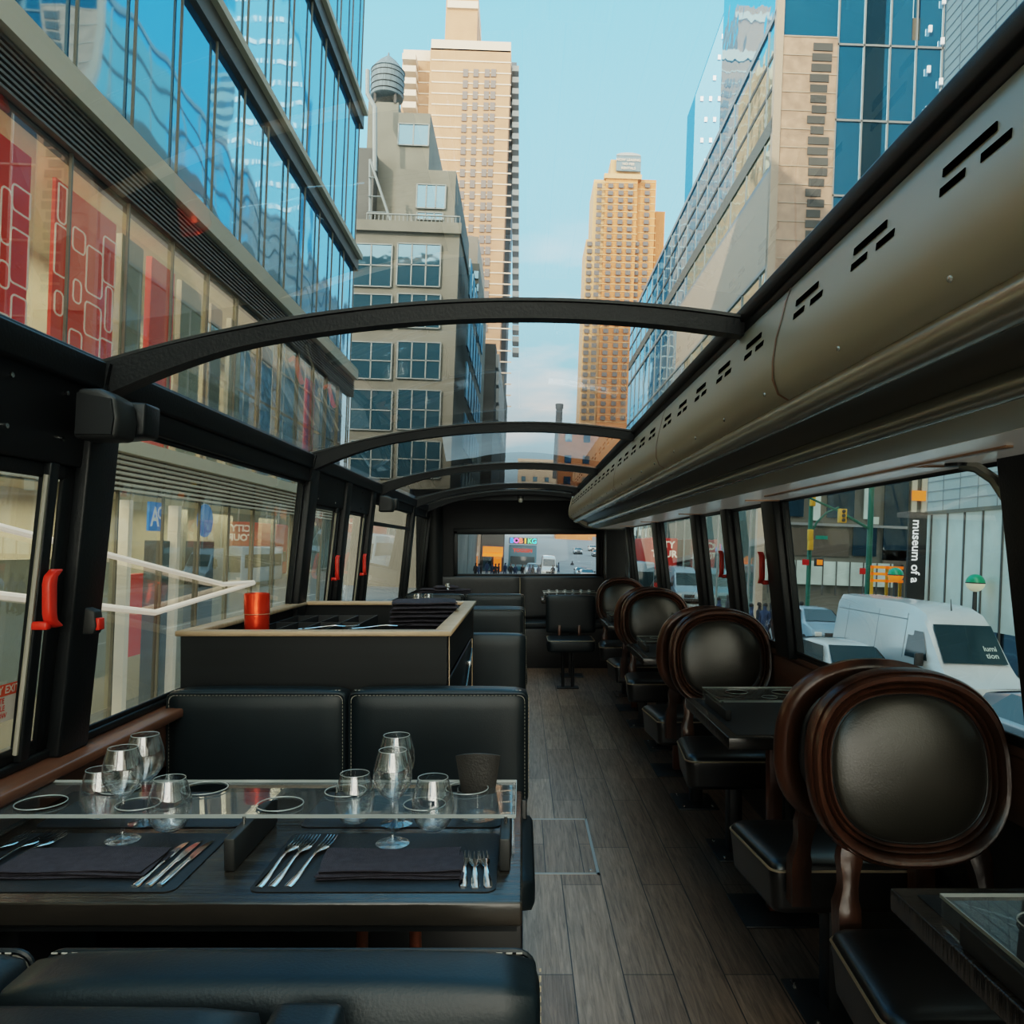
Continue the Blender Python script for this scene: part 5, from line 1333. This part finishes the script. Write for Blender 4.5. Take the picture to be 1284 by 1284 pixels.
def person(x,Y,top,bot,label,pose,rz):
    b=S(x,722,Y); key=(top,bot,pose)
    if key not in var:
        m=pm[pose].copy(); m.materials.clear(); [m.materials.append(q) for q in (cloths[bot],cloths[top],skin)]; var[key]=m
    o=bpy.data.objects.new('person',var[key]); COL.objects.link(o); o.location=(b[0],Y,GZ); o.rotation_euler=(0,0,rz); ext(o)
    tag(o,label,'person',None)
    h=MB(); h.lathe([(.001,.115),(.06,.105),(.098,.06),(.108,.0),(.10,-.03),(.09,-.05)],(0,.02,1.72),14); h.build('hair',hairm,o,smooth=True)
    return o
rnd=random.Random(5)
colnames=['black','navy','grey','white','red','blue','brown','olive']
ppl=[(596,94,3),(600,92,4),(603,95,1),(617,98,0),(625,97,3),(633,101,6),(640,99,2),(646,97,0),(655,100,1),(664,98,6),(668,96,5),(675,97,0),(693,99,3),(700,118,0),(717,135,0),(610,106,7),(621,95,0)]
for i,(x,Y,c) in enumerate(ppl):
    l=('person in a %s coat standing in the rear window crowd, %s from the left'%(colnames[c],['first','second','third','fourth','fifth','sixth','seventh','eighth','ninth','tenth','eleventh','twelfth','thirteenth','fourteenth','fifteenth','sixteenth','seventeenth'][sorted(p[0] for p in ppl).index(x)]))
    person(x,Y,c,i%2,l,i%2,rnd.random()*6)
ppl2=[(944,36,7),(954,37,6),(961,36.5,1),(969,37.5,3),(903,40,4),(914,43,0),(992,31,0),(1006,39,2)]
for i,(x,Y,c) in enumerate(ppl2):
    l='person in a %s jacket on the corner outside the right windows, %s from the left'%(colnames[c],['first','second','third','fourth','fifth','sixth','seventh','eighth'][sorted(p[0] for p in ppl2).index(x)])
    person(x,Y,c,(i+1)%2,l,i%2,rnd.random()*6)
# ---- lean the whole street against the level bus
RR=Matrix.Translation((0,0,CAMZ)) @ Matrix.Rotation(TH,4,'Y') @ Matrix.Translation((0,0,-CAMZ))
for o in EXT:
    o.matrix_basis = RR @ (Matrix.Translation(o.location) @ o.rotation_euler.to_matrix().to_4x4())
# ================================================================== LIGHT
w=bpy.data.worlds.new('sky'); bpy.context.scene.world=w; w.use_nodes=True
nt=w.node_tree; nt.nodes.clear(); L=nt.links.new
out=nt.nodes.new('ShaderNodeOutputWorld'); bg=nt.nodes.new('ShaderNodeBackground')
tc=nt.nodes.new('ShaderNodeTexCoord'); sp=nt.nodes.new('ShaderNodeSeparateXYZ'); L(tc.outputs['Generated'],sp.inputs[0])
cr=nt.nodes.new('ShaderNodeValToRGB'); e=cr.color_ramp.elements
e[0].position=0; e[0].color=(.55,.66,.69,1); e[1].position=.62; e[1].color=(.13,.40,.60,1)
k=cr.color_ramp.elements.new(.22); k.color=(.28,.56,.70,1)
L(sp.outputs['Z'],cr.inputs[0])
# brighter, warmer sky behind the camera, where the sun stands
mr=nt.nodes.new('ShaderNodeMapRange'); mr.inputs[1].default_value=.15; mr.inputs[2].default_value=-1; mr.inputs[3].default_value=0; mr.inputs[4].default_value=1
L(sp.outputs['Y'],mr.inputs[0])
mx=nt.nodes.new('ShaderNodeMix'); mx.data_type='RGBA'; L(mr.outputs[0],mx.inputs['Factor']); L(cr.outputs[0],mx.inputs[6]); mx.inputs[7].default_value=(1.9,1.8,1.5,1)
# soft low clouds
mp=nt.nodes.new('ShaderNodeMapping'); mp.inputs['Scale'].default_value=(3,3,9); L(tc.outputs['Generated'],mp.inputs[0])
n=nt.nodes.new('ShaderNodeTexNoise'); n.inputs['Scale'].default_value=2.2; n.inputs['Detail'].default_value=6; L(mp.outputs[0],n.inputs[0])
m2=nt.nodes.new('ShaderNodeMapRange'); m2.inputs[1].default_value=.50; m2.inputs[2].default_value=.72; L(n.outputs['Fac'],m2.inputs[0])
m3=nt.nodes.new('ShaderNodeMapRange'); m3.inputs[1].default_value=.40; m3.inputs[2].default_value=.18; L(sp.outputs['Z'],m3.inputs[0])
m4=nt.nodes.new('ShaderNodeMath'); m4.operation='MULTIPLY'; L(m2.outputs[0],m4.inputs[0]); L(m3.outputs[0],m4.inputs[1])
mc=nt.nodes.new('ShaderNodeMix'); mc.data_type='RGBA'; L(m4.outputs[0],mc.inputs['Factor']); L(mx.outputs[2],mc.inputs[6]); mc.inputs[7].default_value=(.80,.78,.74,1)
L(mc.outputs[2],bg.inputs[0]); bg.inputs[1].default_value=2.3; L(bg.outputs[0],out.inputs[0])
sun=bpy.data.lights.new('sun','SUN'); sun.energy=3.4; sun.color=(1,.80,.58); sun.angle=.01
so=bpy.data.objects.new('sun',sun); COL.objects.link(so)
d=Vector((.52,.72,-.46)); so.rotation_euler=d.to_track_quat('-Z','Y').to_euler()
sc=bpy.context.scene
sc.view_settings.view_transform='Filmic'; sc.view_settings.look='Medium High Contrast'; sc.view_settings.exposure=.5
sc.cycles.max_bounces=10; sc.cycles.transparent_max_bounces=24; sc.cycles.glossy_bounces=5; sc.cycles.diffuse_bounces=4
sc.cycles.sample_clamp_indirect=6; sc.cycles.caustics_reflective=False; sc.cycles.caustics_refractive=False
